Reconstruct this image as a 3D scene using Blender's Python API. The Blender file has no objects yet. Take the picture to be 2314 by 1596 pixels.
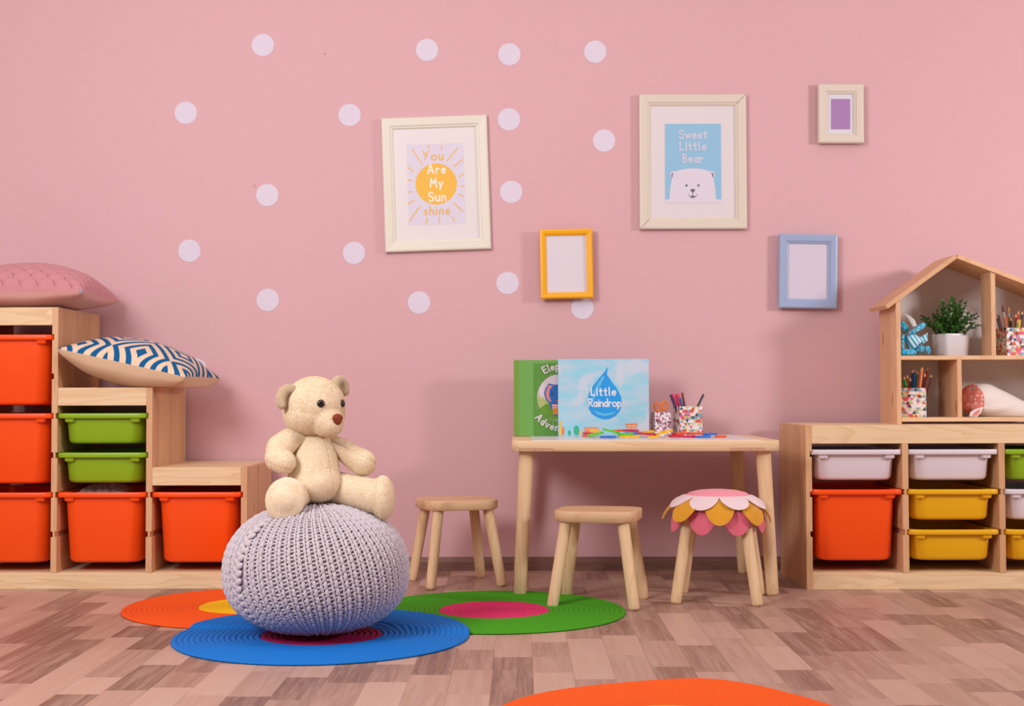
import bpy, bmesh, math, random
import numpy as np
from mathutils import Vector, Matrix, Euler
random.seed(7)
sc = bpy.context.scene
COL = sc.collection
R = math.radians
pi = math.pi

# ------------------------------------------------------------------ camera
F, CX, CY = 3089.0, 1157.0, 798.0
CAMH, PITCH, YAW, ROLL = 0.6206, 0.0310, -0.0063, -0.0025
cp, sp = math.cos(PITCH), math.sin(PITCH)
cy_, sy_ = math.cos(YAW), math.sin(YAW)
cr, sr = math.cos(ROLL), math.sin(ROLL)
Myaw = np.array([[cy_, -sy_, 0], [sy_, cy_, 0], [0, 0, 1]])
Mpit = np.array([[1, 0, 0], [0, cp, sp], [0, -sp, cp]])
# camera-space (right, forward, up); image roll mixes right and down
Mrol = np.array([[cr, 0, sr], [0, 1, 0], [-sr, 0, cr]])
W2C = Mrol @ Mpit @ Myaw
C2W = W2C.T
cam = bpy.data.cameras.new('camera')
camo = bpy.data.objects.new('camera', cam); COL.objects.link(camo)
right, fwd, up = C2W[:, 0], C2W[:, 1], C2W[:, 2]
m = Matrix(((right[0], up[0], -fwd[0], 0), (right[1], up[1], -fwd[1], 0), (right[2], up[2], -fwd[2], CAMH), (0, 0, 0, 1)))
camo.matrix_world = m
cam.sensor_fit = 'HORIZONTAL'; cam.sensor_width = 36.0; cam.lens = 36.0 * F / 2314.0
cam.clip_start = 0.05; cam.clip_end = 50
cam.dof.use_dof = True; cam.dof.focus_distance = 3.42; cam.dof.aperture_fstop = 4.5
sc.camera = camo

def at(u, v, Y):
    """the point of the room seen at pixel (u, v) at distance Y from the camera's wall-parallel plane"""
    d = C2W @ np.array([(u - CX) / F, 1.0, -(v - CY) / F])
    return Vector((d[0] / d[1] * Y, Y, CAMH + d[2] / d[1] * Y))

def lin(c):
    return tuple(((x / 255) / 12.92 if x / 255 <= .04045 else ((x / 255 + .055) / 1.055) ** 2.4) for x in c[:3])

# ------------------------------------------------------------------ light and exposure
w = bpy.data.worlds.new('world'); sc.world = w; w.use_nodes = True
w.node_tree.nodes['Background'].inputs[0].default_value = (1.0, .93, .94, 1)
w.node_tree.nodes['Background'].inputs[1].default_value = 0.25
sc.view_settings.view_transform = 'Standard'; sc.view_settings.look = 'None'
sc.view_settings.gamma = 1; sc.view_settings.use_curve_mapping = False
sc.view_settings.exposure = 0.0

def area(name, loc, target, size, power, col, sy=None):
    l = bpy.data.lights.new(name, 'AREA'); l.energy = power; l.color = col
    if sy: l.shape = 'RECTANGLE'; l.size = size; l.size_y = sy
    else: l.shape = 'DISK'; l.size = size
    o = bpy.data.objects.new(name, l); COL.objects.link(o); o.location = loc
    o.rotation_euler = (Vector(target) - Vector(loc)).to_track_quat('-Z', 'Y').to_euler()
    return o
area('softbox_left', (-1.9, 1.2, 2.0), (-.3, 4.8, .35), 1.1, 66, (1, .985, .99))
area('softbox_right', (3.35, 2.7, 1.55), (.3, 4.8, .7), .45, 42, (1, .98, .98))
area('ceiling_softbox', (-.1, 2.6, 2.5), (-.1, 3.9, .4), 1.9, 15, (1, .985, .99), 1.2)

# ------------------------------------------------------------------ materials
MATS = {}
def newmat(name):
    mt = bpy.data.materials.new(name); mt.use_nodes = True
    nt = mt.node_tree; b = nt.nodes['Principled BSDF']
    return mt, nt, b
def N(nt, t, **kw):
    n = nt.nodes.new(t)
    for k, v in kw.items():
        if k[0] == '_': n.inputs[k[1:].replace('_', ' ')].default_value = v
        else: setattr(n, k, v)
    return n
def Lk(nt, a, b): nt.links.new(a, b)
def math_(nt, op, a, b=None, c=None):
    n = nt.nodes.new('ShaderNodeMath'); n.operation = op
    for i, x in enumerate((a, b, c)):
        if x is None: continue
        if isinstance(x, (int, float)): n.inputs[i].default_value = x
        else: nt.links.new(x, n.inputs[i])
    return n.outputs[0]
def mixc(nt, f, a, b, mode='MIX'):
    n = nt.nodes.new('ShaderNodeMix'); n.data_type = 'RGBA'; n.blend_type = mode
    for i, x in ((0, f), (6, a), (7, b)):
        if isinstance(x, (int, float)): n.inputs[i].default_value = x
        elif isinstance(x, tuple): n.inputs[i].default_value = (*x, 1)
        else: nt.links.new(x, n.inputs[i])
    return n.outputs[2]
def bump(nt, b, h, strength=.3, dist=.002):
    n = nt.nodes.new('ShaderNodeBump'); n.inputs['Strength'].default_value = strength; n.inputs['Distance'].default_value = dist
    nt.links.new(h, n.inputs['Height']); nt.links.new(n.outputs[0], b.inputs['Normal'])

def flat(c, rough=.55, name=None, spec=.5, noise=0, nscale=60, trans=0, sheen=0):
    key = ('flat', c, rough, spec, noise, nscale, sheen)
    if key in MATS: return MATS[key]
    mt, nt, b = newmat(name or 'paint_%d_%d_%d' % tuple(int(x) for x in c))
    b.inputs['Base Color'].default_value = (*lin(c), 1); b.inputs['Roughness'].default_value = rough
    b.inputs['Specular IOR Level'].default_value = spec
    if sheen: b.inputs['Sheen Weight'].default_value = sheen
    if noise:
        t = N(nt, 'ShaderNodeTexCoord'); n = N(nt, 'ShaderNodeTexNoise', _Scale=nscale, _Detail=4.0)
        Lk(nt, t.outputs['Object'], n.inputs['Vector'])
        bump(nt, b, n.outputs[0], noise, .002)
        lc = lin(c)
        Lk(nt, mixc(nt, n.outputs[0], tuple(x * .9 for x in lc), tuple(min(1, x * 1.08) for x in lc)), b.inputs['Base Color'])
    MATS[key] = mt
    return mt

def wood(name, axis, light, dark, strip=0, strip_axis=None, knots=.35, rough=.5, scale=1.0):
    """pine: grain along axis; strip = width of the glued staves across strip_axis"""
    mt, nt, b = newmat(name)
    t = N(nt, 'ShaderNodeTexCoord'); oi = N(nt, 'ShaderNodeObjectInfo')
    s = N(nt, 'ShaderNodeSeparateXYZ'); Lk(nt, t.outputs['Object'], s.inputs[0])
    axes = {'x': s.outputs[0], 'y': s.outputs[1], 'z': s.outputs[2]}
    L = axes[axis]; o = [a for a in 'xyz' if a != axis]
    A, B = axes[o[0]], axes[o[1]]
    off = math_(nt, 'MULTIPLY', oi.outputs['Random'], 37.0)
    if strip:
        S = axes[strip_axis]
        sid = math_(nt, 'FLOOR', math_(nt, 'ADD', math_(nt, 'DIVIDE', S, strip), 100.0))
        wn = N(nt, 'ShaderNodeTexWhiteNoise', noise_dimensions='2D'); c = N(nt, 'ShaderNodeCombineXYZ')
        Lk(nt, sid, c.inputs[0]); Lk(nt, off, c.inputs[1]); Lk(nt, c.outputs[0], wn.inputs['Vector'])
        rnd = wn.outputs['Value']; off = math_(nt, 'ADD', off, math_(nt, 'MULTIPLY', rnd, 23.0))
    c1 = N(nt, 'ShaderNodeCombineXYZ')
    Lk(nt, math_(nt, 'ADD', math_(nt, 'MULTIPLY', L, 1.6 * scale), off), c1.inputs[0])
    Lk(nt, math_(nt, 'MULTIPLY', A, 14.0 * scale), c1.inputs[1]); Lk(nt, math_(nt, 'MULTIPLY', B, 14.0 * scale), c1.inputs[2])
    n1 = N(nt, 'ShaderNodeTexNoise', _Scale=1.0, _Detail=2.0, _Distortion=.4); Lk(nt, c1.outputs[0], n1.inputs['Vector'])
    ring = math_(nt, 'FRACT', math_(nt, 'MULTIPLY', n1.outputs[0], 9.0))
    ring = math_(nt, 'POWER', ring, 3.0)
    c2 = N(nt, 'ShaderNodeCombineXYZ')
    Lk(nt, math_(nt, 'ADD', math_(nt, 'MULTIPLY', L, 9.0), off), c2.inputs[0])
    Lk(nt, math_(nt, 'MULTIPLY', A, 260.0), c2.inputs[1]); Lk(nt, math_(nt, 'MULTIPLY', B, 260.0), c2.inputs[2])
    n2 = N(nt, 'ShaderNodeTexNoise', _Scale=1.0, _Detail=3.0); Lk(nt, c2.outputs[0], n2.inputs['Vector'])
    f = math_(nt, 'MULTIPLY_ADD', n2.outputs[0], .35, math_(nt, 'MULTIPLY', ring, .42))
    col = mixc(nt, f, lin(light), lin(dark))
    if strip:
        col = mixc(nt, math_(nt, 'MULTIPLY', rnd, .42), col, lin(tuple(x * .90 for x in dark)))
    if knots:
        c3 = N(nt, 'ShaderNodeCombineXYZ')
        Lk(nt, math_(nt, 'ADD', math_(nt, 'MULTIPLY', L, 5.0), off), c3.inputs[0])
        Lk(nt, math_(nt, 'MULTIPLY', A, 16.0), c3.inputs[1]); Lk(nt, math_(nt, 'MULTIPLY', B, 16.0), c3.inputs[2])
        v = N(nt, 'ShaderNodeTexVoronoi', _Scale=1.0); Lk(nt, c3.outputs[0], v.inputs['Vector'])
        sepc = N(nt, 'ShaderNodeSeparateColor'); Lk(nt, v.outputs['Color'], sepc.inputs[0])
        gate = math_(nt, 'LESS_THAN', sepc.outputs[0], knots)
        k = math_(nt, 'SUBTRACT', 1.0, math_(nt, 'DIVIDE', v.outputs['Distance'], .16))
        k = math_(nt, 'MULTIPLY', math_(nt, 'MAXIMUM', k, 0.0), gate)
        k = math_(nt, 'MINIMUM', math_(nt, 'MULTIPLY', k, 1.6), .75)
        col = mixc(nt, k, col, lin((150, 82, 45)))
    Lk(nt, col, b.inputs['Base Color']); b.inputs['Roughness'].default_value = rough
    b.inputs['Specular IOR Level'].default_value = .35
    bump(nt, b, f, .12, .0006)
    return mt
PL, PD = (240, 212, 172), (214, 168, 118)
W_x = wood('pine_along_x', 'x', PL, PD)
W_y = wood('pine_along_y', 'y', PL, PD, .05, 'x', knots=.2)
W_side = wood('pine_side_staves_shaded', 'z', (228, 184, 140), (202, 144, 100), .042, 'y', knots=.30)  # darker and oranger than the front pine: side shading put into the colour
W_z = wood('pine_upright', 'z', PL, PD, knots=.15)
W_leg = wood('pine_turned_leg', 'z', (238, 206, 164), (214, 164, 116), knots=0, scale=.8)
W_seat = wood('pine_seat', 'x', (236, 200, 160), (208, 156, 112), .06, 'y', knots=.1)
W_end = wood('pine_end_grain', 'y', (205, 160, 130), (176, 128, 100), knots=0)
W_dx = wood('pine_house_x', 'x', (236, 200, 160), (210, 158, 114), knots=.2)
W_dz = wood('pine_house_z', 'z', (232, 188, 148), (206, 150, 110), .07, 'y', knots=.3)

# ------------------------------------------------------------------ mesh helpers
class MB:
    def __init__(s): s.v = []; s.f = []; s.m = []; s.smooth = []
    def add(s, vs, fs, mi=0, smooth=False):
        o = len(s.v); s.v.extend([tuple(p) for p in vs])
        for f in fs: s.f.append([i + o for i in f]); s.m.append(mi); s.smooth.append(smooth)
    def box(s, x0, x1, y0, y1, z0, z1, bev=.0015, mi=0):
        bm = bmesh.new(); bmesh.ops.create_cube(bm, size=1)
        for v in bm.verts:
            v.co = Vector(((x0 + x1) / 2 + v.co.x * (x1 - x0), (y0 + y1) / 2 + v.co.y * (y1 - y0), (z0 + z1) / 2 + v.co.z * (z1 - z0)))
        if bev: bmesh.ops.bevel(bm, geom=bm.edges[:], offset=bev, segments=2, profile=.5, affect='EDGES')
        s.frombm(bm, mi); return s
    def frombm(s, bm, mi=0, smooth=False, M=None):
        bm.verts.index_update()
        s.add([(M @ v.co if M else v.co) for v in bm.verts], [[v.index for v in f.verts] for f in bm.faces], mi, smooth); bm.free()
    def rings(s, rings, cap0=True, cap1=True, closed=True, mi=0, smooth=True):
        n = len(rings[0]); vs = [p for r in rings for p in r]; fs = []
        for i in range(len(rings) - 1):
            for j in range(n if closed else n - 1):
                k = (j + 1) % n
                fs.append([i * n + j, i * n + k, (i + 1) * n + k, (i + 1) * n + j])
        s.add(vs, fs, mi, smooth)
        if cap0: s.add(rings[0], [list(range(n))[::-1]], mi, False)
        if cap1: s.add(rings[-1], [list(range(n))], mi, False)
        return s
    def lathe(s, prof, seg=32, c=(0, 0, 0), mi=0, cap0=False, cap1=False):
        rs = [[(c[0] + r * math.cos(2 * pi * j / seg), c[1] + r * math.sin(2 * pi * j / seg), c[2] + z) for j in range(seg)] for r, z in prof]
        return s.rings(rs, cap0, cap1, True, mi)
    def tube(s, pts, rad, seg=10, mi=0, cap=True):
        pts = [Vector(p) for p in pts]; rad = rad if isinstance(rad, (list, tuple)) else [rad] * len(pts)
        rs = []; nrm = None
        for i, p in enumerate(pts):
            t = (pts[min(i + 1, len(pts) - 1)] - pts[max(i - 1, 0)]).normalized()
            if nrm is None: nrm = t.orthogonal().normalized()
            nrm = (nrm - t * nrm.dot(t)).normalized(); bn = t.cross(nrm)
            rs.append([p + (nrm * math.cos(2 * pi * j / seg) + bn * math.sin(2 * pi * j / seg)) * rad[i] for j in range(seg)])
        return s.rings(rs, cap, cap, True, mi)
    def ell(s, c, r, rot=None, seg=20, ring=12, mi=0):
        bm = bmesh.new(); bmesh.ops.create_uvsphere(bm, u_segments=seg, v_segments=ring, radius=1)
        M = Matrix.Translation(c) @ (rot.to_4x4() if rot else Matrix.Identity(4)) @ Matrix.Diagonal((*r, 1))
        s.frombm(bm, mi, True, M); return s
    def prism(s, pts, y0, y1, mi=0):
        """outline in x,z extruded along y"""
        n = len(pts)
        a = [(x, y0, z) for x, z in pts]; b = [(x, y1, z) for x, z in pts]
        s.add(a + b, [list(range(n)), list(range(n, 2 * n))[::-1]] + [[i, i + n, (i + 1) % n + n, (i + 1) % n] for i in range(n)], mi)
        return s
    def build(s, name, mats, parent=None, loc=None, rot=None, fixn=True):
        me = bpy.data.meshes.new(name)
        me.from_pydata(s.v, [], s.f)
        mats = mats if isinstance(mats, (list, tuple)) else [mats]
        for m_ in mats: me.materials.append(m_)
        me.polygons.foreach_set('material_index', s.m); me.polygons.foreach_set('use_smooth', s.smooth)
        me.update()
        if fixn:
            bm = bmesh.new(); bm.from_mesh(me)
            bmesh.ops.recalc_face_normals(bm, faces=bm.faces[:]); bm.to_mesh(me); bm.free()
        o = bpy.data.objects.new(name, me); COL.objects.link(o)
        if parent: o.parent = parent
        if loc is not None: o.location = loc
        if rot is not None: o.rotation_euler = rot
        return o
def tag(o, label, cat, group=None):
    o['label'] = label; o['category'] = cat
    if group: o['group'] = group
    return o
def thing(name, label, cat, loc=(0, 0, 0), rz=0, group=None, rot=None):
    o = bpy.data.objects.new(name, None); COL.objects.link(o); o.empty_display_size = .05
    o.location = loc; o.rotation_euler = rot if rot else (0, 0, rz)
    return tag(o, label, cat, group)
def struct(o): o['kind'] = 'structure'; return o
def copy_tree(o, label=None, loc=None, rz=None, group=None, parent=None):
    c = o.copy(); COL.objects.link(c); c.parent = parent
    for ch in [x for x in bpy.data.objects if x.parent == o]: copy_tree(ch, parent=c)
    if label: c['label'] = label
    if group: c['group'] = group
    if loc is not None: c.location = loc
    if rz is not None: c.rotation_euler = (0, 0, rz)
    return c
def remat(o, mt, names=None):
    for ch in [x for x in bpy.data.objects if x.parent == o]:
        ch.data = ch.data.copy(); ch.data.materials.clear(); ch.data.materials.append(mt)
def rrect(w_, d_, r, n=6):
    pts = []
    for cx, cy, a0 in ((w_ / 2 - r, d_ / 2 - r, 0), (-w_ / 2 + r, d_ / 2 - r, 90), (-w_ / 2 + r, -d_ / 2 + r, 180), (w_ / 2 - r, -d_ / 2 + r, 270)):
        for i in range(n + 1):
            a = R(a0 + 90 * i / n); pts.append((cx + r * math.cos(a), cy + r * math.sin(a)))
    return pts
def blob(items, voxel=.004, smooth=8):
    """one continuous surface grown from overlapping ellipsoids and tapering limbs"""
    mb = MB()
    for it in items:
        if it[0] == 'e': mb.ell(it[1], it[2], it[3] if len(it) > 3 else None, 24, 16)
        else:
            pts, rs = it[1], it[2]
            for i in range(len(pts) - 1):
                a, b_ = Vector(pts[i]), Vector(pts[i + 1])
                for k in range(7):
                    t = k / 6; r = rs[i] * (1 - t) + rs[i + 1] * t
                    mb.ell(a.lerp(b_, t), (r, r, r), None, 20, 12)
    o = mb.build('tmp', [flat((200, 200, 200))], fixn=False)
    md = o.modifiers.new('r', 'REMESH'); md.mode = 'VOXEL'; md.voxel_size = voxel; md.use_smooth_shade = True
    if smooth: sm = o.modifiers.new('s', 'SMOOTH'); sm.iterations = smooth; sm.factor = .6
    dg = bpy.context.evaluated_depsgraph_get(); dg.update()
    me = bpy.data.meshes.new_from_object(o.evaluated_get(dg))
    bpy.data.objects.remove(o)
    n = len(me.vertices); V = np.empty(n * 3, np.float32); me.vertices.foreach_get('co', V); V = V.reshape(-1, 3)
    Fs = [tuple(p.vertices) for p in me.polygons]
    bpy.data.meshes.remove(me)
    return V, Fs
def vnormals(V, Fs):
    Nn = np.zeros_like(V)
    q = np.array([f if len(f) == 4 else (*f, f[-1]) for f in Fs])
    nn = np.cross(V[q[:, 2]] - V[q[:, 0]], V[q[:, 3]] - V[q[:, 1]])
    for k in range(4): np.add.at(Nn, q[:, k], nn)
    return Nn / np.maximum(np.linalg.norm(Nn, axis=1, keepdims=True), 1e-9), q, np.linalg.norm(nn, axis=1) / 2
def meshobj(name, V, Fs, mats, parent=None, smooth=True, mi=None):
    me = bpy.data.meshes.new(name); me.from_pydata([tuple(map(float, p)) for p in V], [], [tuple(map(int, f)) for f in Fs])
    for m_ in (mats if isinstance(mats, (list, tuple)) else [mats]): me.materials.append(m_)
    me.polygons.foreach_set('use_smooth', [smooth] * len(me.polygons))
    if mi is not None: me.polygons.foreach_set('material_index', mi)
    me.update()
    o = bpy.data.objects.new(name, me); COL.objects.link(o)
    if parent: o.parent = parent
    return o
def furred(name, V, Fs, mt, parent, count, length, width, rng=np.random.default_rng(3), droop=.25):
    """a plush surface: the body plus short curved pile blades growing out of it"""
    Nn, q, ar = vnormals(V, Fs)
    idx = rng.choice(len(q), count, p=ar / ar.sum())
    a, b = rng.random((count, 1)), rng.random((count, 1))
    Q = V[q[idx]]; P = (Q[:, 0] * (1 - a) + Q[:, 1] * a) * (1 - b) + (Q[:, 3] * (1 - a) + Q[:, 2] * a) * b
    NN = Nn[q[idx]].mean(1); NN /= np.linalg.norm(NN, axis=1, keepdims=True)
    rv = rng.normal(size=(count, 3)); T = np.cross(NN, rv); T /= np.linalg.norm(T, axis=1, keepdims=True)
    lean = T * rng.uniform(.3, 1.0, (count, 1)); lean[:, 2] -= droop
    side = np.cross(NN, lean); side /= np.linalg.norm(side, axis=1, keepdims=True)
    ln = length * rng.uniform(.6, 1.15, (count, 1))
    P0 = P - NN * .0008
    A_ = P0 - side * width / 2; B_ = P0 + side * width / 2
    mid = P + NN * ln * .6 + lean * ln * .25
    C_ = mid + side * width * .4; D_ = mid - side * width * .4
    E_ = P + NN * ln * .85 + lean * ln * .8
    VV = np.concatenate([V] + [np.stack([A_, B_, C_, D_, E_], 1).reshape(-1, 3)])
    o = len(V); k = np.arange(count) * 5 + o
    FF = list(Fs) + list(map(tuple, np.stack([k, k + 1, k + 2, k + 3], 1))) + list(map(tuple, np.stack([k + 3, k + 2, k + 4], 1)))
    return meshobj(name, VV, FF, mt, parent)

class Canvas:
    """flat printed artwork: coloured shapes on a sheet, facing the room"""
    def __init__(s, ox, oy, k): s.ox, s.oy, s.k = ox, oy, k; s.mb = MB(); s.mats = []; s.layer = 1; s.cnt = 0
    def P(s, p): return ((p[0] - s.ox) * s.k, -s.layer * .0004 - (s.cnt % 40) * .000008, -(p[1] - s.oy) * s.k)
    def mi(s, c):
        m_ = flat(c, .6) if isinstance(c, tuple) else c
        if m_ not in s.mats: s.mats.append(m_)
        return s.mats.index(m_)
    def poly(s, pts, c): s.cnt += 1; s.mb.add([s.P(p) for p in pts], [list(range(len(pts)))], s.mi(c)); return s
    def rect(s, x0, y0, x1, y1, c): return s.poly([(x0, y0), (x1, y0), (x1, y1), (x0, y1)], c)
    def oval(s, cx, cy, rx, ry, c, n=40, rot=0):
        cc, ss = math.cos(R(rot)), math.sin(R(rot))
        return s.poly([(cx + rx * math.cos(2 * pi * i / n) * cc - ry * math.sin(2 * pi * i / n) * ss, cy + rx * math.cos(2 * pi * i / n) * ss + ry * math.sin(2 * pi * i / n) * cc) for i in range(n)], c)
    def line(s, pts, wd, c):
        for (x0, y0), (x1, y1) in zip(pts, pts[1:]):
            d = math.hypot(x1 - x0, y1 - y0) or 1; nx, ny = -(y1 - y0) / d * wd / 2, (x1 - x0) / d * wd / 2
            s.poly([(x0 + nx, y0 + ny), (x1 + nx, y1 + ny), (x1 - nx, y1 - ny), (x0 - nx, y0 - ny)], c)
        for x, y in pts: s.oval(x, y, wd / 2, wd / 2, c, 10)
        return s
    def text(s, t, x, y, h, wd, c, path=None, gap=.22, serif=False):
        """hand-drawn letters; y is the baseline; path(x) gives (x, y, angle) for curved lines; returns the width"""
        cur = 0
        for ch in t:
            if ch == ' ': cur += h * .4; continue
            wch, strokes = GLY[ch]
            if x is not None:
                for st in strokes:
                    q = []
                    for gx, gy in st:
                        if path:
                            px, py, a = path(cur + wch * h / 2)
                            lx, ly = (gx - wch / 2) * h, -gy * h
                            q.append((px + lx * math.cos(a) - ly * math.sin(a), py + lx * math.sin(a) + ly * math.cos(a)))
                        else: q.append((x + cur + gx * h, y - gy * h))
                    s.line(q, wd, c)
                    if serif:
                        for e in (q[0], q[-1]): s.oval(e[0], e[1], wd * .85, wd * .6, c, 10)
            cur += (wch + gap) * h
        return cur - gap * h
    def ctext(s, t, cx, y, h, wd, c, **kw): s.text(t, cx - s.text(t, None, 0, h, wd, c, **{k: v for k, v in kw.items() if k == 'gap'}) / 2, y, h, wd, c, **kw)
    def build(s, name, parent, loc=None):
        return s.mb.build(name, s.mats, parent, loc, fixn=False)
def arc(cx, cy, rx, ry, a0, a1, n=10): return [(cx + rx * math.cos(R(a0 + (a1 - a0) * i / n)), cy + ry * math.sin(R(a0 + (a1 - a0) * i / n))) for i in range(n + 1)]
GLY = {
 'Y': (.6, [[(0, 1), (.3, .5)], [(.6, 1), (.3, .5), (.18, .05)]]), 'o': (.5, [arc(.25, .28, .25, .28, 0, 360, 16)]),
 'u': (.45, [[(0, .58), (0, .2)] + arc(.2, .2, .2, .2, 180, 360) + [(.42, .58)], [(.42, .3), (.43, 0)]]),
 'A': (.66, [[(0, 0), (.33, 1), (.66, 0)], [(.13, .35), (.53, .35)]]), 'r': (.34, [[(0, .58), (.02, 0)], [(.02, .3)] + arc(.2, .36, .17, .2, 170, 40)]),
 'e': (.46, [[(.02, .3), (.44, .32)] + arc(.23, .29, .22, .28, 8, 320, 14)]), 'M': (.72, [[(0, 0), (.08, 1), (.36, .4), (.62, 1), (.72, 0)]]),
 'y': (.46, [[(0, .58), (.2, .1)], [(.45, .58), (.2, .05), (.08, -.32)]]), 'S': (.55, [arc(.28, .75, .24, .24, 30, 260, 10) + arc(.27, .25, .26, .26, 85, -150, 10)]),
 'n': (.42, [[(0, .58), (0, 0)], [(0, .3)] + arc(.2, .36, .2, .2, 170, 0) + [(.41, 0)]]), 's': (.36, [arc(.19, .43, .16, .13, 40, 250, 8) + arc(.18, .14, .17, .14, 80, -140, 8)]),
 'h': (.42, [[(0, 1), (0, 0)], [(0, .3)] + arc(.2, .36, .2, .2, 170, 0) + [(.41, 0)]]), 'i': (.06, [[(.03, .58), (.03, 0)], [(.03, .82), (.03, .84)]]),
 'w': (.66, [[(0, .58), (.16, 0), (.33, .5), (.5, 0), (.66, .58)]]), 't': (.34, [[(.16, .85), (.16, .12)] + arc(.26, .12, .1, .12, 180, 300, 5), [(0, .58), (.33, .58)]]),
 'L': (.48, [[(.04, 1), (.04, .03), (.48, .03)]]), 'l': (.14, [[(.04, 1), (.04, .1), (.13, .01)]]),
 'B': (.52, [[(.05, 1), (.05, 0)], [(.05, 1)] + arc(.2, .76, .24, .24, 90, -90, 8) + [(.05, .52)], [(.05, .52)] + arc(.22, .26, .28, .26, 90, -90, 8) + [(.05, 0)]]),
 'a': (.44, [arc(.21, .28, .2, .28, 0, 360, 14), [(.41, .56), (.41, .1), (.46, 0)]]), 'R': (.56, [[(.05, 1), (.05, 0)], [(-.04, .95), (.2, 1)] + arc(.22, .75, .26, .25, 90, -90, 8) + [(.05, .5)], [(.22, .5), (.56, 0)]]),
 'd': (.44, [arc(.2, .28, .2, .28, 0, 360, 14), [(.41, 1), (.41, 0)]]), 'p': (.44, [arc(.23, .28, .2, .28, 0, 360, 14), [(.02, .58), (.02, -.34)]]),
 'v': (.44, [[(0, .58), (.21, 0), (.44, .58)]]), 'E': (.5, [[(.5, 1), (.03, 1), (.03, 0), (.5, 0)], [(.03, .52), (.4, .52)]]),
}

# ------------------------------------------------------------------ the room
YW = 4.875
def wall_material():
    mt, nt, b = newmat('pink_wall_paint')
    t = N(nt, 'ShaderNodeTexCoord'); n = N(nt, 'ShaderNodeTexNoise', _Scale=220.0, _Detail=3.0); Lk(nt, t.outputs['Object'], n.inputs['Vector'])
    n2 = N(nt, 'ShaderNodeTexNoise', _Scale=1.6, _Detail=2.0); Lk(nt, t.outputs['Object'], n2.inputs['Vector'])
    col = mixc(nt, n2.outputs[0], lin((219, 173, 179)), lin((222, 177, 182)))
    for u, v in ((734, 122), (575, 420)):   # two small scuffs
        p = at(u, v, YW); vm = N(nt, 'ShaderNodeVectorMath', operation='DISTANCE'); vm.inputs[1].default_value = p
        g = N(nt, 'ShaderNodeNewGeometry'); Lk(nt, g.outputs['Position'], vm.inputs[0])
        d = math_(nt, 'MAXIMUM', math_(nt, 'SUBTRACT', 1.0, math_(nt, 'DIVIDE', vm.outputs['Value'], .007)), 0.0)
        col = mixc(nt, math_(nt, 'MULTIPLY', d, .5), col, lin((150, 80, 85)))
    Lk(nt, col, b.inputs['Base Color']); b.inputs['Roughness'].default_value = .55; b.inputs['Specular IOR Level'].default_value = .3
    bump(nt, b, n.outputs[0], .05, .001)
    return mt
WALL = wall_material()
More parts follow.
